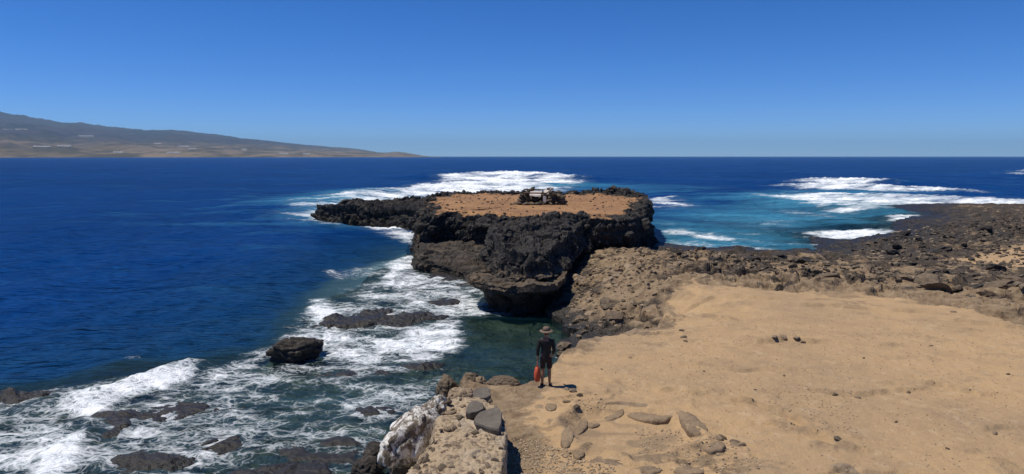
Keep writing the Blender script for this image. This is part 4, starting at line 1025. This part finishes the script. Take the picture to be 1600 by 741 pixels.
tag(link('neck_rubble', shore_rubble('neck_rubble', [(UP([(905, 395), (985, 380), (1040, 385), (1060, 440), (1010, 475), (960, 500), (880, 480)], 1.6), 1500, .05, .22)]), mat_rubble_mix('neck_rubble', (0.10, 0.074, 0.050), (0.22, 0.16, 0.10), (0.36, 0.27, 0.17))), 'tan rubble strewn over the neck of rock', None, None, 'stuff')
tag(link('islet_rubble', shore_rubble('islet_rubble', [(np.array(ISLET, F), 620, .05, .24)], lambda c: (islet_top(c[:, 0], c[:, 1], np.full(len(c), 4, F)), 0 * c[:, 0])), mat_rubble_mix('islet_rubble', (0.05, 0.036, 0.024), (0.13, 0.085, 0.05), (0.26, 0.16, 0.09))), 'scattered small stones on the sandy crown of the islet', None, None, 'stuff')
tag(link('gravel', rubble(), MAT_GRAVEL), 'pale gravel and broken rubble beside the wall and ring', None, None, 'stuff')

# ------------------------------------------------------------------ person with hat, bag in the left hand
PX, PY = U(853, 607, 2.05); PZ = hz(PX, PY)
MAT_SKIN = mat_plain('skin', (0.26, 0.13, 0.08), .6, .12, 20); MAT_SHIRT = mat_plain('dark_shirt', (0.020, 0.018, 0.017), .85, .3, 40); MAT_SHORTS = mat_plain('dark_shorts', (0.030, 0.018, 0.016), .85, .3, 40)
MAT_STRAW = mat_plain('straw', (0.16, 0.108, 0.076), .85, .3, 60); MAT_BAND = mat_plain('hat_band', (0.03, 0.022, 0.02), .8); MAT_HAIR = mat_plain('hair', (0.02, 0.013, 0.01), .7); MAT_BAG = mat_plain('orange_bag', (0.50, 0.085, 0.035), .55, .2, 12); MAT_SHOE = mat_plain('sandal', (0.03, 0.025, 0.02), .7)
def skin_mesh(name, V, E, Rr, root, sub=2):
    me = bpy.data.meshes.new(name); me.from_pydata([Vector(v) for v in V], E, [])
    o = bpy.data.objects.new(name, me); C.objects.link(o)
    sm = o.modifiers.new('skin', 'SKIN'); sm.use_smooth_shade = True
    if not me.skin_vertices: 
        bpy.context.view_layer.objects.active = o; o.select_set(True); bpy.ops.object.modifier_remove(modifier='skin'); bpy.ops.object.modifier_add(type='SKIN'); sm = o.modifiers[-1]; sm.use_smooth_shade = True
    for sv, r in zip(me.skin_vertices[0].data, Rr): sv.radius = r if isinstance(r, tuple) else (r, r); sv.use_root = False
    me.skin_vertices[0].data[root].use_root = True
    ms = o.modifiers.new('sub', 'SUBSURF'); ms.levels = sub; ms.render_levels = sub
    dg = bpy.context.evaluated_depsgraph_get(); ev = o.evaluated_get(dg); m2 = bpy.data.meshes.new_from_object(ev)
    bpy.data.objects.remove(o, do_unlink=True); m2.name = name; m2.materials.clear()
    m2.polygons.foreach_set('use_smooth', np.ones(len(m2.polygons), bool))
    return m2
def person():
    root = link('person', None); root.location = (PX, PY, PZ - .01); root.rotation_euler.z = math.radians(-6)
    tag(root, 'standing person seen from behind in dark clothes and wide straw hat', 'person')
    V, E, Rr = [], [], []
    def a(p, r, par=None):
        V.append(p); Rr.append(r); i = len(V) - 1
        if par is not None: E.append((par, i))
        return i
    # facing +Y (away from the viewer); the figure's left hand is at -X
    pel = a((0, 0, .92), (.15, .11)); wa = a((0, .01, 1.08), (.135, .10), pel); ch_ = a((0, .0, 1.28), (.165, .115), wa); sh = a((0, -.01, 1.40), (.12, .085), ch_)
    nk = a((0, .01, 1.48), .055, sh); hd = a((0, .03, 1.56), (.075, .09), nk); h2 = a((0, .035, 1.64), (.08, .10), hd); h3 = a((0, .03, 1.72), (.055, .07), h2)
    for s in (-1, 1):
        hp = a((s * .09, 0, .86), .092, pel); kn = a((s * .10, .02, .47 ), .058, hp); cf = a((s * .105, -.02, .32), .055, kn); an = a((s * .11, -.02, .09), .036, cf); fo_ = a((s * .12, .05, .035), .038, an); a((s * .135, .14, .025), .03, fo_)
        so = a((s * .19, -.01, 1.37), .062, sh)
        if s < 0: el_ = (-.245, -.05, 1.10); wr = (-.25, .02, .86); pa = (-.255, .03, .79)
        else: el_ = (.245, -.06, 1.12); wr = (.20, .12, .93); pa = (.19, .17, .88)
        el2 = a(el_, .043, so); w2 = a(wr, .028, el2); p2 = a(pa, (.020, .038), w2)
        dz = Vector(pa) - Vector(wr); dz.normalize()
        for k, ln in enumerate((.060, .072, .076, .066)):
            b0 = Vector(pa) + dz * .035 + Vector((0, (k - 1.5) * .019, 0)); f1_ = a(tuple(b0), .0095, p2); f2_ = a(tuple(b0 + dz * ln * .5 + Vector((-s * .008, 0, 0))), .0085, f1_); a(tuple(b0 + dz * ln * .85 + Vector((-s * .026, 0, 0))), .0075, f2_)
        t0 = Vector(pa) + Vector((0, .032, -.005)); t1 = a(tuple(t0), .010, p2); a(tuple(t0 + dz * .035 + Vector((-s * .014, .018, 0))), .009, t1)
    body = link('body', skin_mesh('body', V, E, Rr, 0), MAT_SKIN, root)
    # shirt and shorts, slightly larger than the body
    V, E, Rr = [], [], []
    p0 = a((0, 0, .86), (.165, .125)); pm = a((0, 0, .95), (.165, .125), p0); p1 = a((0, .01, 1.08), (.155, .12), pm); p2 = a((0, 0, 1.28), (.18, .13), p1); p3 = a((0, -.01, 1.40), (.135, .10), p2); a((0, 0, 1.445), (.07, .07), p3)
    for s in (-1, 1):
        s1 = a((s * .19, -.01, 1.375), .076, p3); e1_ = (s * .245, -.05 if s < 0 else -.06, 1.11); e2 = a(e1_, .060, s1); a((-.25, .012, .90) if s < 0 else (.205, .10, .96), .046, e2)
    link('shirt', skin_mesh('shirt', V, E, Rr, 0), MAT_SHIRT, root)
    V, E, Rr = [], [], []
    p0 = a((0, 0, .97), (.155, .118)); p1 = a((0, 0, .88), (.16, .122), p0)
    for s in (-1, 1): t_ = a((s * .09, 0, .80), .108, p1); t2 = a((s * .10, .01, .62), .092, t_); a((s * .104, .018, .50), .082, t2)
    link('shorts', skin_mesh('shorts', V, E, Rr, 0), MAT_SHORTS, root)
    # hair: cap round the back of the head
    bm = bmesh.new(); bmesh.ops.create_icosphere(bm, subdivisions=3, radius=1)
    for v in bm.verts: v.co = Vector((v.co.x * .092, v.co.y * .105 + .015, v.co.z * .11 + 1.655)) if v.co.z > -.2 or v.co.y < 0.2 else Vector((v.co.x * .07, v.co.y * .07 + .015, v.co.z * .09 + 1.655))
    me = bpy.data.meshes.new('hair'); bm.to_mesh(me); bm.free(); link('hair', me, MAT_HAIR, root)
    # face
    bm = bmesh.new(); bmesh.ops.create_cone(bm, cap_ends=True, segments=8, radius1=.016, radius2=.006, depth=.045)
    bmesh.ops.transform(bm, matrix=Matrix.Translation((0, .137, 1.625)) @ Matrix.Rotation(.35, 4, 'X'), verts=bm.verts); me = bpy.data.meshes.new('nose'); bm.to_mesh(me); bm.free(); link('nose', me, MAT_SKIN, root)
    for s in (-1, 1):
        bm = bmesh.new(); bmesh.ops.create_uvsphere(bm, u_segments=10, v_segments=8, radius=.011); bmesh.ops.translate(bm, verts=bm.verts, vec=(s * .03, .122, 1.645)); me = bpy.data.meshes.new('eye'); bm.to_mesh(me); bm.free(); link('eye', me, MAT_BAND, root)
        bm = bmesh.new(); bmesh.ops.create_uvsphere(bm, u_segments=10, v_segments=8, radius=1); bmesh.ops.transform(bm, matrix=Matrix.Translation((s * .092, .03, 1.63)) @ Matrix.Diagonal((.012, .022, .032, 1)), verts=bm.verts); me = bpy.data.meshes.new('ear'); bm.to_mesh(me); bm.free(); link('ear', me, MAT_SKIN, root)
        bm = bmesh.new(); g = bmesh.ops.create_cube(bm, size=1); bmesh.ops.transform(bm, matrix=Matrix.Translation((s * .125, .055, .008)) @ Matrix.Diagonal((.095, .27, .022, 1)), verts=bm.verts); bmesh.ops.bevel(bm, geom=bm.edges[:], offset=.009, segments=2); me = bpy.data.meshes.new('sandal'); bm.to_mesh(me); bm.free(); link('sandal', me, MAT_SHOE, root)
    # hat: lathe
    def lathe(name, prof, mat, n=40, par=root, wob=0.0):
        co = []
        for i in range(n):
            t = 2 * math.pi * i / n
            for r, z in prof: co.append((r * math.cos(t), .02 + r * math.sin(t) * 1.05, z + wob * (r / .25) ** 2 * math.cos(2 * t)))
        return link(name, mesh_np(name, np.array(co, F), grid_quads(n, len(prof), True), True), mat, par)
    hat = lathe('hat', [(.001, 1.80), (.05, 1.803), (.085, 1.79), (.102, 1.75), (.110, 1.70), (.14, 1.693), (.17, 1.683), (.205, 1.668), (.208, 1.660), (.17, 1.672), (.14, 1.683), (.104, 1.688), (.095, 1.72)], MAT_STRAW, 40, root, .012)
    lathe('hat_band', [(.109, 1.735), (.113, 1.733), (.118, 1.702), (.111, 1.699)], MAT_BAND, 40, hat)
    return root
pr = person()
# bag
bagr = link('carrier_bag', None); tag(bagr, 'orange bag hanging from the hand of the standing person', 'bag')
Rz = Matrix.Rotation(math.radians(-6), 3, 'Z')
hp_ = Rz @ Vector((-.265, .03, .735)); bagr.location = (PX + hp_.x, PY + hp_.y, PZ + hp_.z - .62); bagr.rotation_euler.z = math.radians(-6)
def bag_body():
    co = []; n = 40
    prof = [(0.0, .001), (0.005, .11), (.05, .135), (.14, .15), (.26, .145), (.36, .12), (.42, .085), (.44, .06), (.435, .05), (.36, .10)]
    for i in range(n):
        t = 2 * math.pi * i / n
        for z, r in prof:
            k = 1 + .10 * math.sin(5 * t + z * 20) * (z > .02) + .05 * math.sin(11 * t - z * 30)
            co.append((r * .62 * k * math.cos(t), r * 1.15 * k * math.sin(t), z))
    return mesh_np('bag_body', np.array(co, F), grid_quads(n, len(prof), True), True)
link('bag_body', bag_body(), MAT_BAG, bagr)
for s in (-1, 1):
    pts = [(0, s * .055, .42), (0, s * .05, .50), (0, s * .03, .57), (0, 0, .605)]
    V = pts; link('handle', skin_mesh('handle', V, [(0, 1), (1, 2), (2, 3)], [.010] * 4, 0, 1), MAT_BAG, bagr)

# ------------------------------------------------------------------ haze
bm = bmesh.new(); bmesh.ops.create_cube(bm, size=1)
x0, x1, y0, y1, z0, z1 = -58000, 58000, -300, 46500, -11, 1000
for v in bm.verts: v.co = (x0 if v.co.x < 0 else x1, y0 if v.co.y < 0 else y1, z0 if v.co.z < 0 else z1)
me = bpy.data.meshes.new('haze'); bm.to_mesh(me); bm.free()
M = NT('haze'); pv = M.node('ShaderNodeVolumePrincipled', {'Color': (0.44, 0.76, 1.0), 'Density': 3.4e-5, 'Anisotropy': 0.0})
M.t.links.new(pv.outputs[0], M.out.inputs['Volume'])
hzo = link('haze', me, M.m); tag(hzo, None, None, None, 'stuff')
